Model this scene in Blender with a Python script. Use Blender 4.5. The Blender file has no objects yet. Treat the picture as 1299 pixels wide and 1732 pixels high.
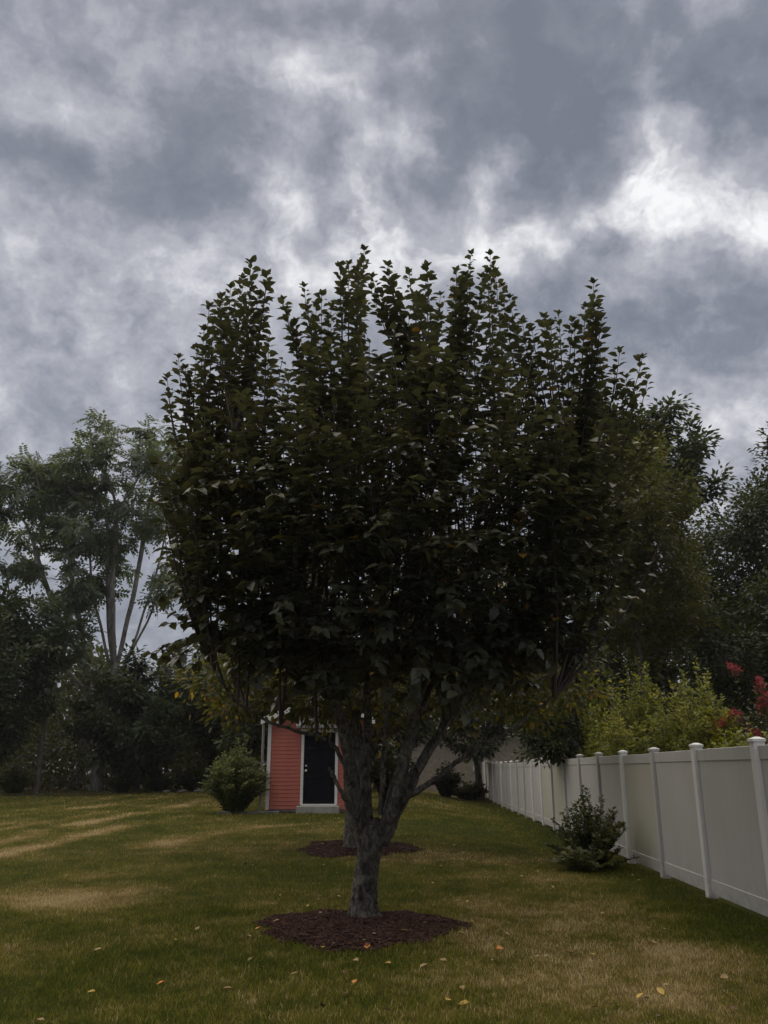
import bpy, math, random
import numpy as np
from mathutils import Matrix, Vector

# ------------------------------------------------------------------ camera
SC = bpy.context.scene
C = SC.collection
FPX, PITCH, EYE = 1400.0, math.radians(17.3), 1.55          # focal length in photo pixels, upward tilt, eye height
CP, SP = math.cos(PITCH), math.sin(PITCH)
cd = bpy.data.cameras.new('camera')
cd.sensor_fit = 'VERTICAL'; cd.sensor_height = 36.0; cd.lens = FPX / 1732 * 36.0
cd.clip_start = 0.1; cd.clip_end = 3000
cam = bpy.data.objects.new('camera', cd); C.objects.link(cam)
cam.location = (0, 0, EYE); cam.rotation_euler = (math.radians(90) + PITCH, 0, 0)
SC.camera = cam

def ray(px, py):
    x = (px - 649.5) / FPX; y = (866 - py) / FPX
    return np.array([x, CP - y * SP, SP + y * CP])
def at(px, py, Y):
    d = ray(px, py); r = d * (Y / d[1]); r[2] += EYE
    return r

# ------------------------------------------------------------------ world: broken overcast
W = bpy.data.worlds.new('World'); SC.world = W; W.use_nodes = True
nt = W.node_tree; nt.nodes.clear(); LK = nt.links.new
def N(t, **k):
    n = nt.nodes.new(t)
    for a, b in k.items(): setattr(n, a, b)
    return n
def M(op, a, b=None, c=None):
    n = N('ShaderNodeMath', operation=op)
    for i, v in enumerate((a, b, c)):
        if v is None: continue
        if isinstance(v, (int, float)): n.inputs[i].default_value = v
        else: LK(v, n.inputs[i])
    return n.outputs[0]
def VM(op, a, b):
    n = N('ShaderNodeVectorMath', operation=op)
    for i, v in enumerate((a, b)):
        if isinstance(v, tuple): n.inputs[i].default_value = v
        else: LK(v, n.inputs[i])
    return n.outputs['Value'] if op == 'DOT_PRODUCT' else n.outputs[0]
KZ = 0.80
tc = N('ShaderNodeTexCoord'); sx = N('ShaderNodeSeparateXYZ'); LK(tc.outputs['Generated'], sx.inputs[0])
zz = M('ADD', M('MAXIMUM', sx.outputs[2], 0.0), KZ)
cx = N('ShaderNodeCombineXYZ'); LK(M('DIVIDE', sx.outputs[0], zz), cx.inputs[0]); LK(M('DIVIDE', sx.outputs[1], zz), cx.inputs[1])
PV = cx.outputs[0]
def noise(vec, scale, detail, rough, dist=0.0, lac=2.0):
    n = N('ShaderNodeTexNoise'); n.inputs['Scale'].default_value = scale; n.inputs['Detail'].default_value = detail
    n.inputs['Roughness'].default_value = rough; n.inputs['Distortion'].default_value = dist; n.inputs['Lacunarity'].default_value = lac
    LK(vec, n.inputs['Vector']); return n
w1 = noise(PV, 6.0, 2, 0.5)
wv = VM('SUBTRACT', w1.outputs['Color'], (0.5, 0.5, 0.5))
n = N('ShaderNodeVectorMath', operation='SCALE'); LK(wv, n.inputs[0]); n.inputs['Scale'].default_value = 0.07
w2 = noise(PV, 26.0, 3, 0.55)
n2 = N('ShaderNodeVectorMath', operation='SCALE'); LK(VM('SUBTRACT', w2.outputs['Color'], (0.5, 0.5, 0.5)), n2.inputs[0]); n2.inputs['Scale'].default_value = 0.045
WP = VM('ADD', VM('ADD', PV, n.outputs[0]), n2.outputs[0])
def plane(px, py):
    d = ray(px, py); d = d / np.linalg.norm(d)
    return d[:2] / (max(d[2], 0) + KZ)
# broken cloud deck: (photo x, y, half width, half height, brightness)
BLOBS = [(1105, 325, 55, 110, .70), (1265, 372, 95, 55, .62), (870, 402, 75, 36, .46), (830, 302, 34, 44, .36), (708, 238, 46, 38, .32),
         (602, 290, 34, 90, .34), (400, 105, 150, 50, .16), (545, 165, 90, 40, .18), (440, 150, 70, 50, .12), (485, 355, 65, 50, .28), (650, 395, 60, 50, .36),
         (520, 450, 190, 50, .20), (300, 490, 190, 80, .14), (1215, 50, 60, 80, .16), (1260, 720, 160, 70, .26), (715, 110, 35, 30, .20),
         (1010, 388, 36, 26, .32), (1060, 500, 60, 40, .12), (120, 640, 300, 140, .10), (60, 190, 90, 80, .10), (765, 410, 50, 40, .26), (500, 220, 40, 70, .16), (210, 200, 60, 50, .12),
         (1010, 110, 300, 140, -.22), (930, 200, 210, 80, -.18), (610, 50, 260, 60, -.14), (180, 290, 130, 60, -.15), (335, 260, 65, 110, -.18), (170, 30, 170, 60, -.08),
         (725, 310, 60, 60, -.16), (1225, 560, 150, 110, -.20), (940, 310, 70, 60, -.18), (40, 290, 90, 60, -.10), (350, 390, 80, 60, -.14),
         (1230, 200, 150, 55, -.22), (1010, 560, 120, 120, -.08), (540, 320, 36, 60, -.14), (450, 260, 50, 50, -.10), (560, 400, 40, 40, -.10)]
acc = None
for (bx, by, rx, ry, amp) in BLOBS:
    c0 = plane(bx, by); J = np.stack([plane(bx + rx, by) - c0, plane(bx, by + ry) - c0], 1)
    I = np.linalg.inv(J)
    d = VM('SUBTRACT', WP, (float(c0[0]), float(c0[1]), 0.0))
    a = VM('DOT_PRODUCT', d, (float(I[0, 0]), float(I[0, 1]), 0.0)); b = VM('DOT_PRODUCT', d, (float(I[1, 0]), float(I[1, 1]), 0.0))
    q = M('MULTIPLY_ADD', a, a, M('MULTIPLY', b, b))
    e = M('MULTIPLY', M('EXPONENT', M('MULTIPLY', q, -0.75)), amp)
    acc = e if acc is None else M('ADD', acc, e)
big = noise(WP, 4.5, 3, 0.5, 0.0)
mid = noise(WP, 15.0, 5, 0.58, 0.0)
fine = noise(PV, 34.0, 8, 0.66, 0.0)
brk = noise(WP, 22.0, 4, 0.6)
acc = M('MULTIPLY', acc, M('MULTIPLY_ADD', M('SUBTRACT', brk.outputs[0], 0.5), 2.8, 0.95))
val = M('ADD', acc, M('MULTIPLY', M('SUBTRACT', big.outputs[0], 0.5), 0.26))
val = M('ADD', val, M('MULTIPLY', M('SUBTRACT', mid.outputs[0], 0.5), 0.92))
val = M('ADD', val, M('MULTIPLY', M('SUBTRACT', fine.outputs[0], 0.5), 0.50))
val = M('ADD', val, 0.42)
rp = N('ShaderNodeValToRGB'); LK(val, rp.inputs[0]); cr = rp.color_ramp; cr.interpolation = 'LINEAR'
stops = [(0.05, (.17, .185, .225)), (0.28, (.225, .24, .285)), (0.42, (.31, .322, .37)), (0.60, (.46, .468, .51)), (0.80, (.74, .74, .765)), (1.0, (.97, .97, .97))]
cr.elements[0].position = stops[0][0]; cr.elements[0].color = stops[0][1] + (1,)
cr.elements[1].position = stops[-1][0]; cr.elements[1].color = stops[-1][1] + (1,)
for p, col in stops[1:-1]:
    e = cr.elements.new(p); e.color = col + (1,)
SUN_EL, SUN_AZ = 66.0, -20.0                                   # elevation, degrees right of the view direction
sky = N('ShaderNodeTexSky'); sky.sky_type = 'NISHITA'; sky.sun_disc = False
sky.sun_elevation = math.radians(SUN_EL); sky.sun_rotation = math.radians(SUN_AZ)
bg1 = N('ShaderNodeBackground'); LK(sky.outputs[0], bg1.inputs[0]); bg1.inputs[1].default_value = 0.06
bg2 = N('ShaderNodeBackground'); LK(rp.outputs[0], bg2.inputs[0]); bg2.inputs[1].default_value = 0.44
mx = N('ShaderNodeMixShader'); mx.inputs[0].default_value = 0.94
LK(bg1.outputs[0], mx.inputs[1]); LK(bg2.outputs[0], mx.inputs[2])
wo = N('ShaderNodeOutputWorld'); LK(mx.outputs[0], wo.inputs[0])
W.cycles.sampling_method = 'MANUAL'; W.cycles.sample_map_resolution = 512

# ------------------------------------------------------------------ veiled sun
sl = bpy.data.lights.new('sun', 'SUN'); sl.energy = 1.5; sl.angle = math.radians(115); sl.color = (1.0, .90, .76)
so = bpy.data.objects.new('sun', sl); C.objects.link(so)
sd = Vector((math.sin(math.radians(SUN_AZ)) * math.cos(math.radians(SUN_EL)), math.cos(math.radians(SUN_AZ)) * math.cos(math.radians(SUN_EL)), math.sin(math.radians(SUN_EL))))
so.rotation_euler = sd.to_track_quat('Z', 'Y').to_euler(); so.location = (0, 0, 30)

# ------------------------------------------------------------------ exposure
SC.view_settings.view_transform = 'Standard'; SC.view_settings.look = 'None'
SC.view_settings.exposure = 1.2; SC.view_settings.gamma = 1.0; SC.view_settings.use_curve_mapping = False
SC.render.engine = 'CYCLES'
SC.cycles.max_bounces = 5; SC.cycles.diffuse_bounces = 3; SC.cycles.glossy_bounces = 2; SC.cycles.transmission_bounces = 4
SC.cycles.transparent_max_bounces = 4; SC.cycles.use_denoising = True

# ================================================================== helpers
VEIL = 0.0003  # density of the added volume that lifts the darks
rng = np.random.default_rng(7)
random.seed(7)

def tag(o, label=None, cat=None, group=None, kind=None):
    if label: o['label'] = label
    if cat: o['category'] = cat
    if group: o['group'] = group
    if kind: o['kind'] = kind
    return o
def thing(name, label, cat, loc, group=None, rz=0.0):
    o = bpy.data.objects.new(name, None); C.objects.link(o)
    o.location = loc; o.rotation_euler = (0, 0, rz); o.empty_display_size = 0.2
    return tag(o, label, cat, group)
def np_mesh(name, V, F, mat, attrs=None, smooth=False):
    """V (n,3); F list of int arrays (m,3) or (m,4)"""
    me = bpy.data.meshes.new(name)
    V = np.asarray(V, np.float32)
    F = [np.asarray(f, np.int32) for f in F if len(f)]
    nl = sum(f.size for f in F); npoly = sum(len(f) for f in F)
    me.vertices.add(len(V)); me.vertices.foreach_set('co', V.ravel())
    me.loops.add(nl); me.polygons.add(npoly)
    me.loops.foreach_set('vertex_index', np.concatenate([f.ravel() for f in F]))
    tot = np.concatenate([np.full(len(f), f.shape[1], np.int32) for f in F])
    st = np.concatenate([[0], np.cumsum(tot)[:-1]]).astype(np.int32)
    me.polygons.foreach_set('loop_start', st); me.polygons.foreach_set('loop_total', tot)
    me.polygons.foreach_set('use_smooth', np.full(npoly, bool(smooth)))
    me.update(calc_edges=True)
    for k, v in (attrs or {}).items():
        at_ = me.attributes.new(k, 'FLOAT', 'POINT'); at_.data.foreach_set('value', np.asarray(v, np.float32))
    if mat: me.materials.append(mat)
    return me
def link(name, me, parent=None, loc=(0, 0, 0), rz=0.0, kind=None):
    o = bpy.data.objects.new(name, me); C.objects.link(o)
    o.location = loc; o.rotation_euler = (0, 0, rz)
    if parent: o.parent = parent
    if kind: o['kind'] = kind
    return o
class MB:
    def __init__(s): s.V = []; s.F3 = []; s.F4 = []; s.n = 0
    def add(s, V, F):
        V = np.asarray(V, float)
        for f in F: (s.F4 if len(f) == 4 else s.F3).append([i + s.n for i in f])
        s.V.append(V); s.n += len(V)
    def addnp(s, V, F3=None, F4=None):
        if F3 is not None and len(F3): s.F3.extend((np.asarray(F3) + s.n).tolist())
        if F4 is not None and len(F4): s.F4.extend((np.asarray(F4) + s.n).tolist())
        s.V.append(np.asarray(V, float)); s.n += len(V)
    def box(s, x0, x1, y0, y1, z0, z1, b=0.0):
        if b <= 0:
            V = [(x, y, z) for z in (z0, z1) for y in (y0, y1) for x in (x0, x1)]
            s.add(V, [(0, 2, 3, 1), (4, 5, 7, 6), (0, 1, 5, 4), (2, 6, 7, 3), (0, 4, 6, 2), (1, 3, 7, 5)])
        else:                                                   # chamfered vertical profile: rings
            rings = [(z0, b), (z0 + b, 0), (z1 - b, 0), (z1, b)]
            V = []
            for z, i in rings:
                V += [(x0 + i + b, y0 + i, z), (x1 - i - b, y0 + i, z), (x1 - i, y0 + i + b, z), (x1 - i, y1 - i - b, z),
                      (x1 - i - b, y1 - i, z), (x0 + i + b, y1 - i, z), (x0 + i, y1 - i - b, z), (x0 + i, y0 + i + b, z)]
            F = []
            for r in range(3):
                for k in range(8): F.append((r * 8 + k, r * 8 + (k + 1) % 8, r * 8 + 8 + (k + 1) % 8, r * 8 + 8 + k))
            F += [(7, 6, 5, 4), (7, 4, 3, 0), (0, 3, 2, 1), (24, 25, 26, 27), (24, 27, 28, 31), (31, 28, 29, 30)]
            s.add(V, F)
    def mesh(s, name, mat, smooth=False, off=(0, 0, 0), attrs=None):
        V = np.concatenate(s.V) - np.asarray(off)
        return np_mesh(name, V, [np.array(s.F3, int).reshape(-1, 3), np.array(s.F4, int).reshape(-1, 4)], mat, attrs, smooth)
    def obj(s, name, mat, parent=None, smooth=False, kind=None, off=(0, 0, 0)):
        return link(name, s.mesh(name, mat, smooth, off), parent, kind=kind)

def tube(mb, P, R, seg=6, wob=0.0, cap=True):
    P = np.asarray(P, float); R = np.asarray(R, float); n = len(P)
    T = np.gradient(P, axis=0); T /= np.linalg.norm(T, axis=1)[:, None] + 1e-9
    ref = np.array([0., 0., 1.]) if abs(T[0][2]) < .8 else np.array([1., 0., 0.])
    u = np.cross(T[0], ref); u /= np.linalg.norm(u)
    a = np.linspace(0, 2 * np.pi, seg, endpoint=False)
    V = []
    for i in range(n):
        u = u - T[i] * np.dot(u, T[i]); u /= np.linalg.norm(u) + 1e-9
        v = np.cross(T[i], u)
        rr = R[i] * (1 + wob * (rng.random(seg) - .5)) if wob else np.full(seg, R[i])
        V.append(P[i] + rr[:, None] * (np.cos(a)[:, None] * u + np.sin(a)[:, None] * v))
    V = np.concatenate(V)
    k = np.arange(seg); F4 = []
    for i in range(n - 1):
        F4.append(np.stack([i * seg + k, i * seg + (k + 1) % seg, (i + 1) * seg + (k + 1) % seg, (i + 1) * seg + k], 1))
    F4 = np.concatenate(F4)
    if cap:
        V = np.concatenate([V, P[-1:] + T[-1:] * R[-1] * .5]); e = len(V) - 1
        F3 = np.stack([(n - 1) * seg + k, (n - 1) * seg + (k + 1) % seg, np.full(seg, e)], 1)
    else: F3 = None
    mb.addnp(V, F3, F4)
def spline(pts, n):
    """Catmull-Rom through rows of pts (any number of columns)"""
    p = np.asarray(pts, float); p = np.vstack([2 * p[0] - p[1], p, 2 * p[-1] - p[-2]])
    m = len(p) - 3; out = []
    for t in np.linspace(0, m, n):
        i = min(int(t), m - 1); f = t - i
        a, b, c, d = p[i:i + 4]
        out.append(.5 * (2 * b + (c - a) * f + (2 * a - 5 * b + 4 * c - d) * f * f + (3 * b - a - 3 * c + d) * f ** 3))
    return np.array(out)
def unit(v): return v / (np.linalg.norm(v, axis=-1, keepdims=True) + 1e-9)
def instances(T, F3, F4, pos, X, Z, sc, tint=None):
    """many copies of a little template as one vertex / face set"""
    X = unit(X); Y = unit(np.cross(Z, X)); Z = np.cross(X, Y)
    n, k = len(pos), len(T)
    sc = np.asarray(sc, float)
    if sc.ndim == 1: sc = np.stack([sc] * 3, 1)
    V = pos[:, None, :] + (T[None, :, 0:1] * sc[:, None, 0:1]) * X[:, None] + (T[None, :, 1:2] * sc[:, None, 1:2]) * Y[:, None] + (T[None, :, 2:3] * sc[:, None, 2:3]) * Z[:, None]
    o = (np.arange(n) * k)[:, None, None]
    f3 = (np.asarray(F3)[None] + o).reshape(-1, 3) if len(F3) else np.zeros((0, 3), int)
    f4 = (np.asarray(F4)[None] + o).reshape(-1, 4) if len(F4) else np.zeros((0, 4), int)
    at_ = np.repeat(tint, k) if tint is not None else None
    return V.reshape(-1, 3), f3, f4, at_
def leafmesh(name, mat, T, pos, X, Z, sc, tint, off=(0, 0, 0)):
    V, f3, f4, a = instances(T[0], T[1], T[2], pos, X, Z, sc, tint)
    return np_mesh(name, V - np.asarray(off), [f3, f4], mat, {'tint': a}, True)
def sstep(a, b, x):
    t = np.clip((np.asarray(x, float) - a) / (b - a), 0, 1); return t * t * (3 - 2 * t)
_tab = np.random.default_rng(3).random((256, 256))
def vnoise(x, y):
    xi = np.floor(x).astype(int); yi = np.floor(y).astype(int); fx = x - xi; fy = y - yi
    fx = fx * fx * (3 - 2 * fx); fy = fy * fy * (3 - 2 * fy)
    g = lambda i, j: _tab[i & 255, j & 255]
    return (g(xi, yi) * (1 - fx) + g(xi + 1, yi) * fx) * (1 - fy) + (g(xi, yi + 1) * (1 - fx) + g(xi + 1, yi + 1) * fx) * fy
def fbm(x, y, s=1.0, o=4):
    x = np.asarray(x, float) * s; y = np.asarray(y, float) * s; v = 0; a = .5
    for i in range(o): v = v + a * vnoise(x + 17.3 * i, y + 9.1 * i); x = x * 2.03; y = y * 2.03; a *= .5
    return v / (1 - .5 ** o)
def hgt(x, y):
    """the lawn: level near the camera and along the fence, rising gently towards shed and wood"""
    x = np.asarray(x, float); y = np.asarray(y, float)
    m = 1 - sstep(0.2, 4.6, x)
    z = .33 * sstep(11, 26, y) * m + .36 * sstep(27, 42, y) * m * (.55 + .45 * sstep(-22, -10, x)) + .16 * sstep(38, 50, y) * (1 - m)
    return z + .035 * (fbm(x, y, .35, 2) - .5)
FX0, FSL = 3.72, .038                                            # fence line x = FX0 + FSL * y
TREE = np.array([-.22, 9.64, 0.0]); TREE2 = np.array([-.52, 16.7, 0.0])
TREE[2] = hgt(TREE[0], TREE[1]); TREE2[2] = hgt(TREE2[0], TREE2[1])

# ================================================================== materials
def mat(name, col, rough=.7, spec=.3, build=None):
    m = bpy.data.materials.new(name); m.use_nodes = True
    b = m.node_tree.nodes['Principled BSDF']
    b.inputs['Base Color'].default_value = tuple(col) + (1,); b.inputs['Roughness'].default_value = rough
    b.inputs['Specular IOR Level'].default_value = spec
    if build: build(m.node_tree, b)
    return m
def ramp(t, src, stops, interp='LINEAR'):
    r = t.nodes.new('ShaderNodeValToRGB'); t.links.new(src, r.inputs[0]); r.color_ramp.interpolation = interp
    e = r.color_ramp.elements
    e[0].position = stops[0][0]; e[0].color = tuple(stops[0][1]) + (1,); e[1].position = stops[-1][0]; e[1].color = tuple(stops[-1][1]) + (1,)
    for p, c in stops[1:-1]: q = e.new(p); q.color = tuple(c) + (1,)
    return r.outputs[0]
def tnoise(t, scale, detail=4, rough=.55, src='Object', stretch=None, dist=0):
    tc = t.nodes.new('ShaderNodeTexCoord'); n = t.nodes.new('ShaderNodeTexNoise')
    n.inputs['Scale'].default_value = scale; n.inputs['Detail'].default_value = detail; n.inputs['Roughness'].default_value = rough; n.inputs['Distortion'].default_value = dist
    v = tc.outputs[src]
    if stretch:
        mp = t.nodes.new('ShaderNodeMapping'); mp.inputs['Scale'].default_value = stretch; t.links.new(v, mp.inputs[0]); v = mp.outputs[0]
    t.links.new(v, n.inputs['Vector']); return n.outputs[0]
def bump(t, b, h, strength, dist=.02):
    n = t.nodes.new('ShaderNodeBump'); n.inputs['Strength'].default_value = strength; n.inputs['Distance'].default_value = dist
    t.links.new(h, n.inputs['Height']); t.links.new(n.outputs[0], b.inputs['Normal'])
def leaf_mat(name, stops, rough=.5, trans=.35, spec=.35):
    """colour along the per-leaf 'tint'; some light passes through the blade"""
    def bld(t, b):
        a = t.nodes.new('ShaderNodeAttribute'); a.attribute_name = 'tint'
        c = ramp(t, a.outputs['Fac'], stops)
        t.links.new(c, b.inputs['Base Color'])
        tr = t.nodes.new('ShaderNodeBsdfTranslucent'); mixc = t.nodes.new('ShaderNodeMix'); mixc.data_type = 'RGBA'; mixc.blend_type = 'MULTIPLY'
        mixc.inputs[0].default_value = 1.0
        t.links.new(c, mixc.inputs[6]); mixc.inputs[7].default_value = (1.5, 1.5, .7, 1); t.links.new(mixc.outputs[2], tr.inputs[0])
        ms = t.nodes.new('ShaderNodeMixShader'); ms.inputs[0].default_value = trans
        t.links.new(b.outputs[0], ms.inputs[1]); t.links.new(tr.outputs[0], ms.inputs[2])
        t.links.new(ms.outputs[0], t.nodes['Material Output'].inputs[0])
    return mat(name, (.05, .07, .03), rough, spec, bld)
def bark_mat(name, c0, c1, c2, scale=9.0):
    def bld(t, b):
        n1 = tnoise(t, scale, 8, .68, stretch=(1, 1, .5), dist=.7); n2 = tnoise(t, scale * .22, 5, .6); n3 = tnoise(t, scale * 1.7, 4, .6)
        c = ramp(t, n1, [(.36, c0), (.5, c1), (.66, c2)])
        m = t.nodes.new('ShaderNodeMix'); m.data_type = 'RGBA'
        t.links.new(ramp(t, n2, [(.50, (0, 0, 0)), (.62, (.75, .75, .75))]), m.inputs[0]); t.links.new(c, m.inputs[6])
        t.links.new(ramp(t, n3, [(.35, c0), (.65, (c2[0] * 1.05, c2[1] * 1.12, c2[2]))]), m.inputs[7])
        t.links.new(m.outputs[2], b.inputs['Base Color']); bump(t, b, n1, 1.0, .06)
    return mat(name, c1, .92, .1, bld)
MAT = {}
MAT['leaf'] = leaf_mat('cherry_leaf', [(0, (.046, .051, .035)), (.45, (.070, .075, .048)), (.86, (.098, .10, .058)), (.93, (.12, .11, .03)), (.975, (.28, .16, .03)), (1, (.40, .17, .04))], .40, .2, .5)
MAT['leaf2'] = leaf_mat('second_tree_leaf', [(0, (.036, .044, .018)), (.4, (.062, .068, .024)), (.65, (.115, .105, .028)), (.85, (.20, .15, .028)), (1, (.36, .19, .03))], .5, .5)
MAT['olive'] = leaf_mat('olive_autumn_leaf', [(0, (.050, .060, .026)), (.6, (.088, .092, .036)), (.88, (.135, .115, .042)), (1, (.24, .14, .05))], .5, .4)
MAT['walnut'] = leaf_mat('compound_leaf', [(0, (.052, .075, .048)), (.6, (.088, .115, .074)), (1, (.13, .16, .105))], .5, .35)
MAT['dark'] = leaf_mat('dark_tree_leaf', [(0, (.026, .036, .018)), (.6, (.048, .060, .028)), (1, (.085, .095, .04))], .5, .3)
MAT['fir'] = leaf_mat('deep_green_leaf', [(0, (.028, .042, .022)), (.6, (.052, .070, .034)), (1, (.10, .115, .05))], .5, .3)
MAT['under'] = leaf_mat('undergrowth_leaf', [(0, (.028, .036, .016)), (.6, (.06, .066, .025)), (1, (.15, .125, .04))], .6, .3)
MAT['hedge'] = leaf_mat('shrub_leaf', [(0, (.10, .12, .034)), (.6, (.20, .21, .06)), (.9, (.33, .31, .09)), (1, (.38, .29, .09))], .5, .4)
MAT['gold'] = leaf_mat('golden_leaf', [(0, (.12, .13, .02)), (.6, (.20, .20, .03)), (1, (.30, .27, .05))], .5, .4)
MAT['arch'] = leaf_mat('arching_shrub_leaf', [(0, (.045, .06, .022)), (.5, (.095, .115, .045)), (1, (.20, .21, .09))], .5, .4)
MAT['weed'] = leaf_mat('weed_leaf', [(0, (.034, .045, .020)), (.6, (.068, .080, .034)), (.9, (.14, .14, .05)), (1, (.24, .21, .09))], .55, .35)
MAT['bloom'] = leaf_mat('crimson_blossom', [(0, (.20, .020, .045)), (.6, (.34, .045, .085)), (1, (.46, .13, .17))], .6, .4)
MAT['bark'] = bark_mat('grey_bark', (.030, .025, .021), (.11, .096, .082), (.27, .25, .21), 18)
MAT['bark_far'] = bark_mat('brown_bark', (.06, .05, .042), (.12, .105, .09), (.19, .17, .15), 5)
MAT['bark_pale'] = bark_mat('pale_bark', (.14, .13, .115), (.26, .24, .215), (.38, .36, .32), 4)
MAT['twig'] = mat('twig', (.07, .058, .05), .85, .2)
MAT['stem'] = mat('stem', (.06, .06, .03), .8, .2)
def grass_bld(ground):
    def bld(t, b):
        a = t.nodes.new('ShaderNodeAttribute'); a.attribute_name = 'dry'
        if ground: c = ramp(t, a.outputs['Fac'], [(0, (.036, .042, .010)), (.4, (.072, .064, .017)), (.75, (.14, .098, .040)), (1, (.22, .165, .085))])
        else: c = ramp(t, a.outputs['Fac'], [(0, (.066, .092, .012)), (.35, (.185, .198, .024)), (.7, (.31, .235, .066)), (1, (.60, .49, .26))])
        if ground:
            nz = tnoise(t, 60, 5, .7); m = t.nodes.new('ShaderNodeMix'); m.data_type = 'RGBA'; m.blend_type = 'MULTIPLY'; m.inputs[0].default_value = 1
            t.links.new(c, m.inputs[6]); t.links.new(ramp(t, nz, [(.3, (.55, .55, .55)), (.7, (1.35, 1.35, 1.35))]), m.inputs[7]); c = m.outputs[2]
            bump(t, b, nz, .8, .03)
        t.links.new(c, b.inputs['Base Color'])
        if not ground:
            tr = t.nodes.new('ShaderNodeBsdfTranslucent'); t.links.new(c, tr.inputs[0])
            ms = t.nodes.new('ShaderNodeMixShader'); ms.inputs[0].default_value = .3
            t.links.new(b.outputs[0], ms.inputs[1]); t.links.new(tr.outputs[0], ms.inputs[2]); t.links.new(ms.outputs[0], t.nodes['Material Output'].inputs[0])
    return bld
MAT['ground'] = mat('lawn_ground', (.05, .05, .02), .95, .03, grass_bld(True))
MAT['grass'] = mat('grass_blade', (.06, .08, .03), .7, .06, grass_bld(False))
def var(c0, c1, scale=6, b=.0, src='Object', stretch=None, bs=60):
    def bld(t, p):
        n = tnoise(t, scale, 5, .6, src, stretch); t.links.new(ramp(t, n, [(.3, c0), (.7, c1)]), p.inputs['Base Color'])
        if b: bump(t, p, tnoise(t, bs, 4, .6, src, stretch), b, .01)
    return bld
MAT['mulch'] = mat('bark_mulch', (.03, .017, .014), .95, .1, var((.018, .010, .009), (.042, .022, .018), 30, .8))
MAT['chip'] = mat('mulch_chip', (.04, .02, .016), .9, .1, var((.022, .011, .010), (.12, .066, .05), 14))
MAT['bed'] = mat('bed_soil', (.03, .022, .016), .95, .1, var((.018, .014, .011), (.045, .033, .025), 8, .8))
def vinyl(name, c0, c1):
    """slightly soiled plastic: runs down the face and splashes along the foot"""
    def bld(t, p):
        n = tnoise(t, 1.6, 5, .6, 'Object', (1, 1, .35)); c = ramp(t, n, [(.3, c0), (.7, c1)])
        tc = t.nodes.new('ShaderNodeTexCoord'); sp = t.nodes.new('ShaderNodeSeparateXYZ'); t.links.new(tc.outputs['Object'], sp.inputs[0])
        low = t.nodes.new('ShaderNodeMapRange'); low.inputs[1].default_value = .45; low.inputs[2].default_value = .02; low.inputs[3].default_value = 0; low.inputs[4].default_value = .55; t.links.new(sp.outputs[2], low.inputs[0])
        nz = ramp(t, tnoise(t, 9, 6, .7), [(.42, (0, 0, 0)), (.66, (1, 1, 1))]); run = ramp(t, tnoise(t, 7, 4, .6, 'Object', (1, 3, .12)), [(.55, (0, 0, 0)), (.78, (.22, .22, .22))])
        f = t.nodes.new('ShaderNodeMath'); f.operation = 'MULTIPLY_ADD'; t.links.new(low.outputs[0], f.inputs[0]); t.links.new(nz, f.inputs[1]); t.links.new(run, f.inputs[2])
        m = t.nodes.new('ShaderNodeMix'); m.data_type = 'RGBA'; t.links.new(f.outputs[0], m.inputs[0]); t.links.new(c, m.inputs[6]); m.inputs[7].default_value = (.22, .21, .15, 1)
        t.links.new(m.outputs[2], p.inputs['Base Color'])
    return mat(name, c0, .45, .3, bld)
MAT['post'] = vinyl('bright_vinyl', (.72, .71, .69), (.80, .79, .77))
MAT['post_dim'] = vinyl('darker_vinyl', (.48, .475, .46), (.55, .545, .53))  # same plastic in a darker tone, for the posts not listed as bright
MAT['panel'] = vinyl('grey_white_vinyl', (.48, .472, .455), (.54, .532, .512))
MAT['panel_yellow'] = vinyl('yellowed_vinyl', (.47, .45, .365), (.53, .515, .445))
MAT['siding'] = mat('red_siding', (.47, .15, .115), .75, .15, var((.41, .125, .095), (.53, .175, .135), 2.5, .05, 'Object', (1, 1, 6)))
MAT['white'] = mat('white_paint', (.76, .76, .74), .5, .3, var((.66, .66, .63), (.80, .80, .78), 3))
MAT['black'] = mat('black_paint', (.007, .008, .012), .75, .12)
MAT['brass'] = mat('knob_metal', (.72, .70, .66), .3, .5)
MAT['stone'] = mat('pale_stone', (.36, .35, .31), .85, .2, var((.26, .25, .22), (.42, .41, .37), 6, .3))
MAT['shingle'] = mat('grey_shingle', (.12, .12, .12), .9, .2, var((.08, .08, .08), (.17, .165, .16), 8))
MAT['hood'] = mat('lead_grey', (.24, .24, .24), .7, .3, var((.18, .18, .18), (.30, .30, .29), 5))
MAT['spout'] = mat('olive_grey_metal', (.22, .22, .18), .5, .4)
MAT['brick'] = mat('tan_masonry', (.30, .26, .21), .9, .2, var((.22, .185, .15), (.37, .33, .275), 5, .2))
MAT['glass'] = mat('window_glass', (.10, .12, .14), .12, .5)
MAT['birch'] = mat('white_bark', (.42, .42, .40), .8, .2, var((.2, .2, .19), (.5, .5, .47), 6))
MAT['rock'] = mat('grey_rock', (.17, .16, .15), .9, .2, var((.10, .095, .09), (.24, .23, .21), 4, .4))
def flat(name, c): return mat(name, c, .7, .2, var(tuple(v * .75 for v in c), tuple(min(1, v * 1.2) for v in c), 40))
MAT['f_tan'] = flat('fallen_tan', (.36, .25, .13)); MAT['f_yel'] = flat('fallen_yellow', (.48, .33, .09))
MAT['f_ora'] = flat('fallen_orange', (.60, .24, .07)); MAT['f_bro'] = flat('fallen_brown', (.12, .07, .04))

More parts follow.
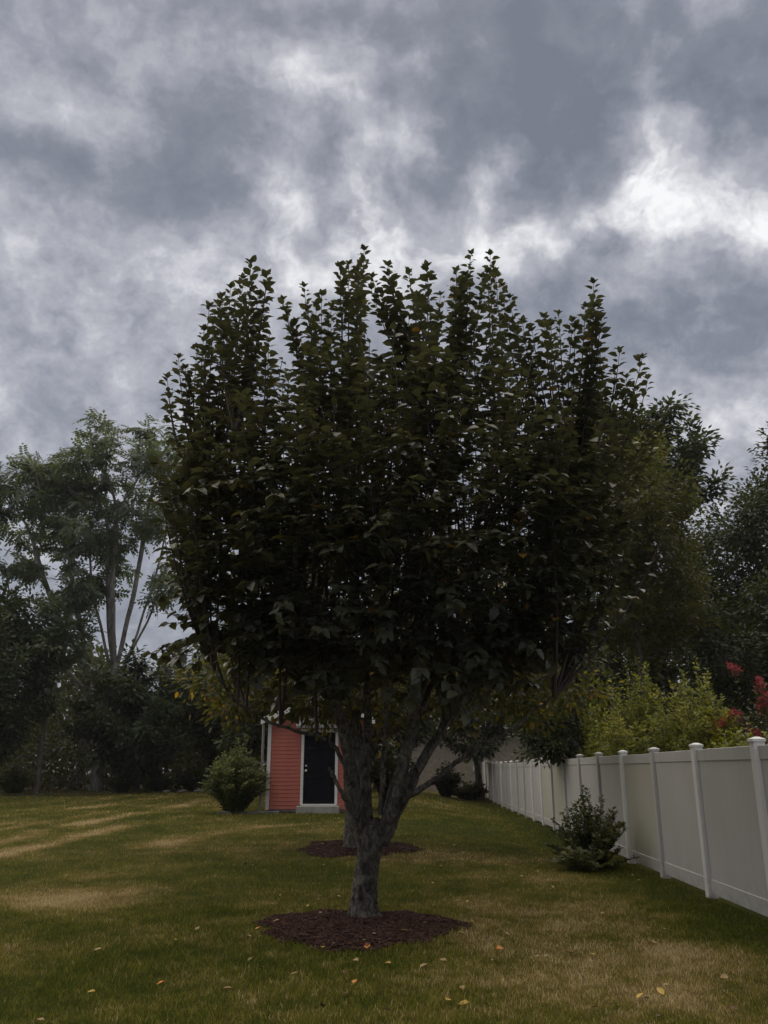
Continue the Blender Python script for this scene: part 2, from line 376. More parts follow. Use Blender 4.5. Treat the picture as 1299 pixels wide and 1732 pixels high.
# ================================================================== leaf templates
def make_leaf(w=.27, arch=.30, fold=.07, rise=.10):
    t = [0, .34, .70, 1.0]; zc = [rise * a - arch * a * a for a in t]
    V = [(t[i], 0, zc[i]) for i in range(4)]
    for s in (1, -1):
        V += [(t[1] - .02, s * w, zc[1] + fold - .02), (t[2] - .03, s * w * .82, zc[2] + fold * .6)]
    F3 = [(0, 1, 4), (0, 6, 1), (2, 3, 5), (2, 7, 3)]
    F4 = [(1, 2, 5, 4), (1, 6, 7, 2)]
    return np.array(V, float), F3, F4
LEAF = make_leaf(.32, .48, .08, .26)
LEAF_FLAT = make_leaf(.25, .12, .05, .02)
SMALL = (np.array([(0, 0, 0), (.45, .26, .04), (1, 0, -.12), (.45, -.26, .04)], float), [(0, 1, 2), (0, 2, 3)], [])
def make_compound(n=4, w=.10, l=.40, arch=.16):
    V = []; F = []
    for i in range(n * 2 + 1):
        if i == n * 2: b = np.array([1, 0, -arch]); d = np.array([1, 0, -.6])
        else:
            t = .18 + .8 * (i // 2) / n; b = np.array([t, 0, -arch * t * t]); d = np.array([.55, (1 if i % 2 else -1), -.35])
        d = d / np.linalg.norm(d) * l * (1 - .25 * abs(i / (2 * n) - .5)); p = np.cross(d, (0, 0, 1)); p = p / np.linalg.norm(p) * w
        k = len(V); V += [b, b + d * .45 + p, b + d, b + d * .45 - p]; F += [(k, k + 1, k + 2), (k, k + 2, k + 3)]
    return np.array(V), F, []
COMPOUND = make_compound()

# ================================================================== growing trees
def grow(trunk, attr, step=.35, kill=.6, infl=4.0, iters=120, up=.12, seed=1, stems=()):
    """branches grow towards the points of the crown (space colonisation)"""
    r = np.random.default_rng(seed)
    nodes = [np.asarray(p, float) for p in trunk]; par = [-1] + list(range(len(trunk) - 1))
    for fr, pts in stems:                                        # given forks: start index on the trunk, points
        last = fr
        for p in pts: nodes.append(np.asarray(p, float)); par.append(last); last = len(nodes) - 1
    A = np.asarray(attr, float); alive = np.ones(len(A), bool)
    P = np.array(nodes); D = np.linalg.norm(A[:, None] - P[None], axis=2); near = D.argmin(1); nd = D.min(1)
    for _ in range(iters):
        act = alive & (nd < infl)
        if not act.any():
            if not alive.any(): break
            infl *= 1.5; continue
        dirs = {}
        for k in np.unique(near[act]):
            s = act & (near == k)
            v = unit(A[s] - nodes[k]).sum(0); v = unit(v + r.normal(0, .12, 3) * 1.0) + np.array([0, 0, up])
            dirs[k] = unit(v)
        base = len(nodes); new = []
        for k, v in dirs.items(): new.append(nodes[k] + v * step); par.append(int(k))
        nodes += new; NP = np.array(new)
        d = np.linalg.norm(A[:, None] - NP[None], axis=2); m = d.min(1); b = m < nd
        near[b] = base + d.argmin(1)[b]; nd = np.minimum(nd, m)
        alive &= nd > kill
        if not alive.any(): break
    return np.array(nodes), np.array(par)
def thick(nodes, par, base_r, tip_r=.006, p=2.0):
    n = len(nodes); w = np.zeros(n); kids = [[] for _ in range(n)]
    for i in range(n):
        if par[i] >= 0: kids[par[i]].append(i)
    for i in range(n - 1, -1, -1):
        if not kids[i]: w[i] = 1
        else: w[i] = sum(w[k] for k in kids[i])
    r = w ** (1 / p); r = tip_r + (base_r - tip_r) * (r - r.min()) / (r.max() - r.min() + 1e-9)
    return r, kids
def chains(nodes, par, r, kids):
    out = []; stack = [0]
    while stack:
        s = stack.pop(); ch = [s] if par[s] < 0 else [par[s], s]; i = s
        while kids[i]:
            ks = sorted(kids[i], key=lambda k: -r[k]); stack += ks[1:]; i = ks[0]; ch.append(i)
        out.append(ch)
    return out
def wood(root, nodes, par, r, kids, m, limb_r, nlimb=8, flare=1.5, off=(0, 0, 0), minr=0.0):
    """trunk and limbs are parts, the fine branches one mass"""
    chs = chains(nodes, par, r, kids); limbs = []; rest = MB(); got = False
    key = lambda c: -max(r[c[1:]]) if len(c) > 1 else 0
    big = sorted([c for c in chs[1:] if len(c) > 2], key=key)[:nlimb]
    ids = {id(c) for c in big if max(r[c[1:]]) > limb_r}
    for k, c in enumerate(chs):
        if len(c) < 2: continue
        P = nodes[c].copy(); R = r[c].copy()
        if k and len(R) > 1: R[0] = R[1]
        for _ in range(2):
            if len(P) > 2: P[1:-1] = .5 * P[1:-1] + .25 * (P[:-2] + P[2:])
        if k == 0:
            R[0] *= flare; R[1] *= 1 + (flare - 1) * .25
            q = spline(np.column_stack([P, R]), min(len(P) * 3, 120)); mb = MB(); tube(mb, q[:, :3], np.maximum(q[:, 3], .004), 12, .14)
            mb.obj('trunk', m, root, True, off=off)
        elif id(c) in ids:
            mb = MB(); tube(mb, P, R, 8, .1); mb.obj('limb', m, root, True, off=off)
        elif R.max() >= minr:
            tube(rest, P, R, 4 if R[0] < .03 else 5); got = True
    if got: rest.obj('branches', m, root, True, 'stuff', off=off)
def ell(n, c, rad, r, lo=0.0, rough=.25, seed=0, cut=None):
    """points in an uneven ellipsoid, lo = inner hollow"""
    o = []
    c = np.array(c, float); rad = np.array(rad, float)
    while len(o) < n:
        v = r.normal(0, 1, 3); v /= np.linalg.norm(v)
        lump = 1 + rough * (math.sin(v[0] * 5 + seed) * math.cos(v[2] * 4 + seed * 2) + .6 * math.sin(v[1] * 7 + v[2] * 6 + seed * 3)) * .7
        t = (lo ** 3 + (1 - lo ** 3) * r.random()) ** (1 / 3)
        p = c + v * t * rad * lump
        if cut and not cut(p): continue
        o.append(p)
    return np.array(o)
def foliage(nodes, par, r, per, size, spread, thr, rg, droop=.3, out_c=None, flat=.3, tints=None, keep=None):
    """leaf positions around the thin twigs: pos, axis, normal, size, tint"""
    idx = np.where(r < thr)[0]; idx = idx[par[idx] >= 0]
    if keep is not None: idx = idx[keep(nodes[idx])]
    k = np.repeat(idx, per); n = len(k)
    f = rg.random((n, 1)); base = nodes[k] * f + nodes[par[k]] * (1 - f)
    dv = rg.normal(0, 1, (n, 3)); dv[:, 2] *= .6
    tw = unit(nodes[k] - nodes[par[k]])
    pos = base + unit(dv) * (spread * rg.random((n, 1)) ** .7)
    X = unit(dv) * .9 + tw * .5 + np.array([0, 0, -droop])
    Z = np.array([0, 0, 1.0]) + rg.normal(0, flat, (n, 3))
    if out_c is not None: Z = Z + .5 * unit(nodes[k] - np.asarray(out_c))
    sc = size * (.7 + .6 * rg.random(n))
    clump = rg.random(len(nodes))[k]                            # whole twigs differ a little from their neighbours
    t = .55 * clump + .45 * rg.random(n) if tints is None else tints(clump, rg.random(n), pos)
    return pos, X, Z, sc, t

# ================================================================== lawn
def dryness(x, y):
    """how dry the turf is, from lush (0) to straw (1)"""
    g = lambda cx, cy, rx, ry, a=0.0: np.exp(-((((x - cx) * math.cos(a) + (y - cy) * math.sin(a)) / rx) ** 2 + ((-(x - cx) * math.sin(a) + (y - cy) * math.cos(a)) / ry) ** 2))
    n = fbm(x, y, .9, 4); n2 = fbm(x + 40, y + 11, 3.2, 3); n3 = fbm(x + 5, y + 90, 12, 2)
    d = .30 + .80 * (n - .5) + .60 * (n2 - .5) + .65 * (n3 - .5)
    d = d + .42 * g(1.9, 9.3, 1.5, 2.2, .25) + .30 * g(1.2, 7.0, 1.2, 1.2) + .25 * g(2.4, 12.5, .7, 2.2) + .30 * g(1.0, 16.0, 1.3, 1.3)
    d = d + .75 * g(-4.1, 11.2, .75, .8) + .25 * g(-3.9, 12.2, 1.0, .6) + .10 * g(-.6, 7.2, 2.0, 1.0)
    d = d - .26 * g(1.9, 22, 2.4, 4.5) - .20 * g(-2.0, 13.0, 2.0, 2.2) - .10 * g(0, 13, 1.5, 1.5)
    fx = FX0 + FSL * y
    d = d - .34 * np.exp(-((x - fx + .35) / .55) ** 2)
    left = 1 - sstep(-3.6, -1.2, x - (y - 14) * -.16)
    # clippings left in rows by the mower
    wob = .30 * (fbm(x + 70, y * .3, .5, 2) - .5) + .10 * (fbm(x, y, 2.5, 2) - .5)
    for xa, ya, xb, yb, ww, aa in ((-6.9, 16.0, -6.2, 21.7, .34, .70), (-7.8, 18.0, -6.9, 31, .38, .62), (-10.4, 26.4, -9.0, 33.5, .42, .48), (-4.5, 17.5, -3.4, 21.2, .45, .52), (-4.3, 11.5, -4.1, 17.0, .55, .20),
                                   (-5.6, 24, -5.0, 33, .25, .35), (-8.9, 20, -8.0, 30, .3, .30), (-11.8, 24, -10.6, 34, .3, .35), (-3.2, 20.9, -.8, 22.6, .35, .40), (-9.8, 17, -9.3, 24, .25, .3)):
        tt = (y - ya) / (yb - ya); xc = xa + (xb - xa) * tt
        d = d + aa * np.exp(-((x - xc + wob) / ww) ** 2) * (.35 + .9 * sstep(.34, .62, fbm(x + 9, y + 33, .6, 3))) * sstep(-.25, .05, tt) * sstep(1.35, .95, tt)
    d = d - .06 * left * sstep(12, 18, y) + .06 * left * sstep(28, 38, y)
    return np.clip(d, 0, 1)
xs = np.concatenate([[-180, -120, -90, -60], np.arange(-40, -16, 1.0), np.arange(-16, 8, .2), np.arange(8, 40, 1.5), [60, 90, 180]])
ys = np.concatenate([[-60, -30, -10], np.arange(-4, 4, 1.0), np.arange(4, 22, .2), np.arange(22, 50, .5), np.arange(50, 90, 3.0), [120, 200]])
GX, GY = np.meshgrid(xs, ys); GZ = hgt(GX, GY)
nx, ny = len(xs), len(ys); q = (np.arange(ny - 1)[:, None] * nx + np.arange(nx - 1)[None]).ravel()
me = np_mesh('lawn', np.column_stack([GX.ravel(), GY.ravel(), GZ.ravel()]), [np.stack([q, q + 1, q + 1 + nx, q + nx], 1)], MAT['ground'], {'dry': dryness(GX, GY).ravel()}, True)
lawn = link('lawn', me, kind='structure'); tag(lawn, 'mown green and brown lawn between fence, shed and wood')

def ring_r(c, ang, rx, ry, s): return 1 + .10 * np.sin(3 * ang + s) + .06 * np.sin(7 * ang + 2 * s) + .05 * np.sin(13 * ang + s)
def in_ring(x, y, c, rx, ry, s, grow_=1.0):
    a = np.arctan2((y - c[1]) / ry, (x - c[0]) / rx); d = np.hypot((x - c[0]) / rx, (y - c[1]) / ry)
    return d < ring_r(c, a, rx, ry, s) * grow_
RINGS = [(TREE + np.array([-.05, -.30, 0]), 1.0, 1.02, .4), (TREE2 + np.array([0, .25, 0]), 1.08, 1.2, 1.7)]
# grass blades
bl = []
for y0, y1, dens, h, w in ((5.2, 8, 4200, .036, .0042), (8, 11, 2600, .036, .0050), (11, 15, 1400, .038, .0065), (15, 21, 640, .040, .0095), (21, 30, 230, .045, .016), (30, 41, 80, .05, .028)):
    x0, x1 = -(.50 * y1 + 1.2), min(.50 * y1 + 1.2, FX0 + FSL * y1)
    n = int((x1 - x0) * (y1 - y0) * dens)
    x = rng.uniform(x0, x1, n); y = rng.uniform(y0, y1, n)
    k = (x < FX0 + FSL * y - .03) & (np.abs(x) < .50 * y + 1.2)
    for (c, rx, ry, s) in RINGS: k &= ~in_ring(x, y, c, rx, ry, s, 1.0 - .16 * rng.random(n) ** 2)
    k &= ~((x > -3.6) & (x < -.4) & (y > 25.6) & (y < 31))
    x, y = x[k], y[k]; n = len(x)
    bl.append((x, y, h * (.55 + .9 * rng.random(n)) * (.45 + .7 * fbm(x, y, 1.3, 3) + .6 * fbm(x + 3, y + 8, 7, 2) ** 2), w * (.7 + .6 * rng.random(n))))
bx, by, bh, bw = [np.concatenate([b[i] for b in bl]) for i in range(4)]
n = len(bx); ba = rng.uniform(0, 2 * np.pi, n); lean = bh * (.25 + .75 * rng.random(n)); la = rng.uniform(0, 2 * np.pi, n)
base = np.column_stack([bx, by, hgt(bx, by) - .004]); sdv = np.column_stack([np.cos(ba), np.sin(ba), np.zeros(n)]) * (bw * .5)[:, None]
ld = np.column_stack([np.cos(la), np.sin(la), np.zeros(n)]); zz_ = np.array([0, 0, 1.0])
midp = base + zz_ * (bh * .6)[:, None] + ld * (lean * .35)[:, None]; tip = base + zz_ * bh[:, None] + ld * lean[:, None]
nb_ = n; fr_ = by > 11.0                                          # far blades are single triangles
V = np.stack([base - sdv, base + sdv, midp + sdv * .8, midp - sdv * .8, tip], 1).reshape(-1, 3); o = np.arange(n) * 5; oN = o[~fr_]; oF = o[fr_]
dr = np.clip(dryness(bx, by) + rng.normal(0, .26, n), 0, 1)
me = np_mesh('grass', V, [np.stack([oN + 3, oN + 2, oN + 4], 1), np.stack([oF, oF + 1, oF + 4], 1), np.stack([oN, oN + 1, oN + 2, oN + 3], 1)], MAT['grass'], {'dry': np.repeat(dr, 5)})
tag(link('grass', me), 'short mown grass blades covering the lawn', 'grass', kind='stuff')

# ================================================================== mulch rings
def mulch(c, rx, ry, s, label, nchip):
    t = thing('mulch_ring', label, 'mulch', tuple(c), 'mulch rings under the lawn trees')
    a = np.linspace(0, 2 * np.pi, 64, endpoint=False); V = [(0, 0, .075)]; F = []
    rr = [.25, .5, .75, .92, 1.0]; hh = [.075, .065, .05, .03, .008]
    for f, h in zip(rr, hh):
        q = ring_r(c, a, rx, ry, s) * f; X = np.cos(a) * rx * q; Y = np.sin(a) * ry * q
        Z = hgt(X + c[0], Y + c[1]) - c[2] + h + (.012 * (rng.random(64) - .5) if f < 1 else 0)
        V += list(zip(X, Y, Z))
    F3 = [(0, 1 + k, 1 + (k + 1) % 64) for k in range(64)]; F4 = []
    for i in range(4):
        for k in range(64): p = 1 + i * 64; F4.append((p + k, p + 64 + k, p + 64 + (k + 1) % 64, p + (k + 1) % 64))
    link('mound', np_mesh('mound', V, [np.array(F3), np.array(F4)], MAT['mulch'], None, True), t)
    n = nchip; d = np.sqrt(rng.random(n)) * 1.03; an = rng.uniform(0, 2 * np.pi, n); q = ring_r(c, an, rx, ry, s) * d
    X = np.cos(an) * rx * q; Y = np.sin(an) * ry * q; Z = hgt(X + c[0], Y + c[1]) - c[2] + np.interp(d, [0, .5, .92, 1, 1.1], [.08, .07, .035, .015, .01]) + .008 * rng.random(n)
    T = np.array([(-.5, -.5, 0), (.5, -.4, 0), (.45, .5, 0), (-.5, .4, 0), (-.4, -.4, 1), (.45, -.35, .8), (.4, .4, 1), (-.45, .35, .9)], float)
    F = [(4, 5, 6, 7), (0, 1, 5, 4), (1, 2, 6, 5), (2, 3, 7, 6), (3, 0, 4, 7)]
    ax = rng.normal(0, 1, (n, 3)); ax[:, 2] *= .25; up = np.array([0, 0, 1.]) + rng.normal(0, .3, (n, 3))
    sc = np.column_stack([.018 + .045 * rng.random(n), .006 + .012 * rng.random(n), .004 + .006 * rng.random(n)])
    V, f3, f4, _ = instances(T, [], F, np.column_stack([X, Y, Z]), ax, up, sc)
    link('chips', np_mesh('chips', V, [f4], MAT['chip']), t, kind='stuff')
mulch(*RINGS[0], 'round dark brown mulch bed under the large front tree', 5200)
mulch(*RINGS[1], 'dark brown mulch bed farther back, behind the front tree trunk', 2500)

# ================================================================== fence
fy0, fstep, fn = 3.21, 2.06, 23
rzf = -math.atan(FSL); flen = math.hypot(1, FSL)
fence = thing('vinyl_fence', 'tall white vinyl privacy fence running along the side of the lawn', 'fence', (FX0 + FSL * fy0, fy0, 0), rz=rzf)
mb = MB(); mb.box(-.0635, .0635, -.0635, .0635, -.05, 1.86, .006); post_me = {k: None for k in ('post', 'post_dim')}
for k in post_me: post_me[k] = mb.mesh('post', MAT[k])
capv = MB(); capv.box(-.074, .074, -.074, .074, 1.85, 1.88, .002)
capv.add([(-.070, -.070, 1.8802), (.070, -.070, 1.8802), (.070, .070, 1.8802), (-.070, .070, 1.8802), (-.02, -.02, 1.902), (.02, -.02, 1.902), (.02, .02, 1.902), (-.02, .02, 1.902)],
         [(0, 1, 5, 4), (1, 2, 6, 5), (2, 3, 7, 6), (3, 0, 4, 7), (4, 5, 6, 7)])
cap_me = {k: capv.mesh('post_cap', MAT[k]) for k in post_me}
L = fstep * flen; a0, a1 = .066, L - .066
def panel_mesh(z0, z1):
    """tongue and groove boards: shallow V grooves on both faces"""
    nb = 11; bw_ = (a1 - a0) / nb; prof = []
    for i in range(nb):
        y = a0 + i * bw_; prof += [(y + .002, 0.011), (y + bw_ - .002, .011)] + ([(y + bw_, .0104)] if i < nb - 1 else [])
    V = []; n = len(prof)
    for z in (z0, z1):
        for s in (-1, 1): V += [(s * h, y, z) for y, h in prof]
    F = []
    for i in range(n - 1):
        F.append((i + 1, i, 2 * n + i, 2 * n + i + 1)); F.append((n + i, n + i + 1, 3 * n + i + 1, 3 * n + i)); F.append((2 * n + i, 3 * n + i, 3 * n + i + 1, 2 * n + i + 1))
    m_ = MB(); m_.add(V, F); return m_
pan = {k: panel_mesh(.20, 1.70).mesh('panel', MAT[k]) for k in ('panel', 'panel_yellow')}
mb = MB(); mb.box(-.022, .022, a0, a1, 1.655, 1.80, .004); rail_t = mb.mesh('top_rail', MAT['panel'])
mb = MB(); mb.box(-.024, .024, a0, a1, .055, .225, .004); rail_b = mb.mesh('bottom_rail', MAT['panel'])
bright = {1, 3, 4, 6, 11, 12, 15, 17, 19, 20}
for i in range(fn):
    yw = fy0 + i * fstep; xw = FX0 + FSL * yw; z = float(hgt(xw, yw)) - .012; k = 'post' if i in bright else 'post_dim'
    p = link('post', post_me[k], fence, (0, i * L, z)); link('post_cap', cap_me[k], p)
    if i < fn - 1:
        z = float(hgt(xw + FSL * fstep * .5, yw + fstep * .5))
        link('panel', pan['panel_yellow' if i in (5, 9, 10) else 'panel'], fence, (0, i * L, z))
        link('top_rail', rail_t, fence, (0, i * L, z)); link('bottom_rail', rail_b, fence, (0, i * L, z))

# ================================================================== shed
SX0, SX1, SY, SZ, SD = -3.50, -.50, 26.0, float(hgt(-2, 26.0)), 3.6
SZ0 = SZ + .10; EAVE = SZ + 2.75; MIDX = (SX0 + SX1) / 2; PEAK = EAVE + .62
shed = thing('garden_shed', 'small red clapboard shed with black door behind the trees', 'shed', (MIDX, SY, SZ))
sh0 = np.array([MIDX, SY, SZ])
mb = MB()
mb.add([(SX0 + .03, SY + .03, SZ - .1), (SX1 - .03, SY + .03, SZ - .1), (SX1 - .03, SY + .03, EAVE), (MIDX, SY + .03, PEAK - .06), (SX0 + .03, SY + .03, EAVE),
        (SX0 + .03, SY + SD - .03, SZ - .1), (SX1 - .03, SY + SD - .03, SZ - .1), (SX1 - .03, SY + SD - .03, EAVE), (MIDX, SY + SD - .03, PEAK - .06), (SX0 + .03, SY + SD - .03, EAVE)],
       [(0, 1, 2, 4), (4, 2, 3), (6, 5, 9, 7), (7, 9, 8), (5, 0, 4, 9), (1, 6, 7, 2)])
wall = mb.obj('wall', MAT['siding'], shed, off=sh0)
EXP = .112
def clap(x0, x1, name='clapboard'):
    m_ = MB(); m_.add([(x0, .008, 0), (x1, .008, 0), (x1, .018, EXP + .012), (x0, .018, EXP + .012), (x0, .03, 0), (x1, .03, 0), (x1, .03, EXP + .012), (x0, .03, EXP + .012)],
                      [(0, 1, 2, 3), (4, 5, 1, 0), (3, 2, 6, 7), (0, 3, 7, 4), (2, 1, 5, 6)])
    return m_.mesh(name, MAT['siding'])
DX0, DX1, DZ0, DZ1 = -2.41, -1.47, SZ + .26, SZ + 2.30            # door opening
cl_l = clap(SX0 + .10 - MIDX, DX0 - .085 - MIDX); cl_r = clap(DX1 + .085 - MIDX, SX1 - .10 - MIDX); cl_w = clap(SX0 + .10 - MIDX, SX1 - .10 - MIDX)
k = 0; z = SZ0
while z < EAVE - .08:
    if z < DZ1 + .08:
        link('clapboard', cl_l, wall, (0, 0, z - SZ)); link('clapboard', cl_r, wall, (0, 0, z - SZ))
    else: link('clapboard', cl_w, wall, (0, 0, z - SZ))
    z += EXP
while z < PEAK - .18:
    hw = (SX1 - SX0) / 2 * (PEAK - z - EXP) / (PEAK - EAVE) - .05
    if hw > .1: link('clapboard', clap(-hw, hw), wall, (0, 0, z - SZ))
    z += EXP
cs = clap(-SD / 2 + .08, SD / 2 - .08)
for side, rz in ((SX0, -math.pi / 2), (SX1, math.pi / 2)):
    z = SZ0
    while z < EAVE - .08:
        link('clapboard', cs, wall, (side - MIDX, SD / 2, z - SZ), rz); z += EXP
for (x0, x1) in ((SX0 - .02, SX0 + .085), (SX1 - .085, SX1 + .02)):
    mb = MB(); mb.box(x0, x1, SY - .022, SY + .04, SZ0 - .02, EAVE + .02, .004); mb.obj('corner_board', MAT['white'], shed, off=sh0)
mb = MB(); mb.box(SX0 + .02, SX1 - .02, SY + .02, SY + SD, SZ - .15, SZ0 + .02); mb.obj('foundation', MAT['rock'], shed, off=sh0)
mb = MB(); mb.box(DX0, DX1, SY - .01, SY + .035, DZ0, DZ1); door = mb.obj('door', MAT['black'], shed, off=sh0)
dw = (DX1 - DX0)
for cx_ in (.27, .73):
    for (za, zb) in ((.12, .75), (.88, 1.42), (1.54, 1.90)):
        mb = MB(); x = DX0 + dw * cx_; mb.box(x - .15, x + .15, SY - .018, SY - .011, DZ0 + za, DZ0 + zb, .006); mb.obj('door_panel', MAT['black'], door, off=sh0)
def knob(zc, r):
    m_ = MB(); tube(m_, [(DX0 + .075, SY - .012, zc), (DX0 + .075, SY - .04, zc), (DX0 + .075, SY - .05, zc), (DX0 + .075, SY - .075, zc), (DX0 + .075, SY - .085, zc)], [r * .55, r * .5, r, r, r * .6], 12)
    return m_
knob(DZ0 + .93, .036).obj('door_knob', MAT['brass'], door, True, off=sh0); knob(DZ0 + 1.07, .028).obj('deadbolt', MAT['brass'], door, True, off=sh0)
for (x0, x1) in ((DX0 - .085, DX0 - .002), (DX1 + .002, DX1 + .085)):
    mb = MB(); mb.box(x0, x1, SY - .035, SY + .03, DZ0 - .01, DZ1 + .004, .004); mb.obj('door_jamb', MAT['white'], shed, off=sh0)
mb = MB(); mb.box(DX0 - .10, DX1 + .10, SY - .04, SY + .03, DZ1 + .005, DZ1 + .10, .004); mb.obj('door_head', MAT['white'], shed, off=sh0)
mb = MB(); mb.box(DX0 - .07, DX1 + .07, SY - .06, SY + .02, DZ0 - .055, DZ0 - .012, .004); mb.obj('threshold', MAT['white'], shed, off=sh0)
mb = MB(); mb.box(DX0 - .16, DX1 + .16, SY - .40, SY + .01, SZ - .08, DZ0 - .058, .012); mb.obj('door_step', MAT['stone'], shed, off=sh0)
mb = MB(); z = DZ1 + .12; x0, x1 = DX0 - .24, DX1 + .24
mb.add([(x0, SY - .30, z), (x1, SY - .30, z), (x1, SY, z), (x0, SY, z), (x0, SY - .30, z + .07), (x1, SY - .30, z + .07), (x1, SY, z + .32), (x0, SY, z + .32)],
       [(0, 3, 2, 1), (0, 1, 5, 4), (4, 5, 6, 7), (0, 4, 7, 3), (1, 2, 6, 5)]); mb.obj('door_hood', MAT['hood'], shed, off=sh0)
roof = None
for s in (-1, 1):
    hw = (SX1 - SX0) / 2 + .22; dz = (PEAK - EAVE) / ((SX1 - SX0) / 2)
    mb = MB(); e = (MIDX + s * hw, PEAK - dz * hw)
    mb.add([(MIDX, SY - .2, PEAK), (e[0], SY - .2, e[1]), (e[0], SY + SD + .2, e[1]), (MIDX, SY + SD + .2, PEAK), (MIDX, SY - .2, PEAK + .07), (e[0], SY - .2, e[1] + .06), (e[0], SY + SD + .2, e[1] + .06), (MIDX, SY + SD + .2, PEAK + .07)],
           [(0, 1, 2, 3), (4, 5, 6, 7), (0, 1, 5, 4), (1, 2, 6, 5), (2, 3, 7, 6)])
    roof = mb.obj('roof_slope', MAT['shingle'], shed, off=sh0)
    mb = MB(); mb.add([(MIDX, SY - .225, PEAK - .13), (e[0], SY - .225, e[1] - .13), (e[0], SY - .225, e[1] + .055), (MIDX, SY - .225, PEAK + .06), (MIDX, SY - .205, PEAK - .13), (e[0], SY - .205, e[1] - .13), (e[0], SY - .205, e[1] + .055), (MIDX, SY - .205, PEAK + .06)],
                      [(0, 1, 2, 3), (4, 5, 6, 7), (0, 1, 5, 4), (3, 2, 6, 7)]); mb.obj('barge_board', MAT['white'], shed, off=sh0)
mb = MB(); tube(mb, [(SX0 - .15, SY - .10, EAVE - .15), (SX0 - .15, SY - .10, SZ + 1.2), (SX0 - .15, SY - .10, SZ + .16), (SX0 - .2, SY - .22, SZ + .05)], [.042] * 4, 8); mb.obj('downspout', MAT['spout'], shed, True, off=sh0)
# low timber edging and bed in front of the shed
bed = MB(); X = np.linspace(-4.75, -.2, 24)
V = []; 
for f in (0, 1): V += [(x, SY + .1 - (1 - f) * (.42 + .08 * math.sin(x * 3)), float(hgt(x, SY - .3)) + .012 + .03 * f) for x in X]
bed.add(V, [(i, i + 1, 25 + i, 24 + i) for i in range(23)])
tag(bed.obj('flower_bed', MAT['bed']), 'narrow dark soil bed along the shed front', kind='structure')
mb = MB(); zz1 = float(hgt(-4.3, 25.5)); mb.box(-4.85, -3.05, 25.50, 25.62, zz1 - .05, zz1 + .07, .01)
tag(mb.obj('edging_timber', MAT['rock'], off=(-3.9, 25.56, zz1)), 'weathered grey edging timber lying before the arching shrub', 'edging'); bpy.data.objects['edging_timber'].location = (-3.9, 25.56, zz1)
#SPLIT

# ================================================================== the large front tree
R1 = np.random.default_rng(21)
tree = thing('cherry_tree', 'large dark leafy tree with upright shoots standing in the front mulch bed', 'tree', tuple(TREE))
t0 = TREE.copy()
prof = spline([(-.22, 9.64, -.12, .26), (-.225, 9.64, .04, .195), (-.222, 9.64, .15, .152), (-.218, 9.64, .28, .135), (-.20, 9.63, .48, .127), (-.17, 9.62, .66, .126), (-.15, 9.62, .80, .136), (-.13, 9.62, .92, .125), (-.10, 9.63, 1.0, .09), (-.09, 9.64, 1.05, .03)], 70)
prof[:, 2] += t0[2]
mb = MB(); seg = 28; a = np.linspace(0, 2 * np.pi, seg, endpoint=False); V = []
for i, (x, y, z, r) in enumerate(prof):
    fl = 1 + .26 * np.exp(-(z - t0[2]) / .16) * np.cos(5 * a + .7) + .07 * np.sin(3 * a + z * 2.5) + .045 * np.sin(7 * a + 5 * z) + .03 * np.sin(11 * a - 9 * z) + .10 * (R1.random(seg) - .5)
    V.append(np.column_stack([x + r * fl * np.cos(a), y + r * fl * np.sin(a), np.full(seg, z) + .01 * R1.random(seg)]))
k = np.arange(seg); F4 = np.concatenate([np.stack([i * seg + k, i * seg + (k + 1) % seg, (i + 1) * seg + (k + 1) % seg, (i + 1) * seg + k], 1) for i in range(len(prof) - 1)])
mb.addnp(np.concatenate(V), None, F4); mb.obj('trunk', MAT['bark'], tree, True, off=t0)
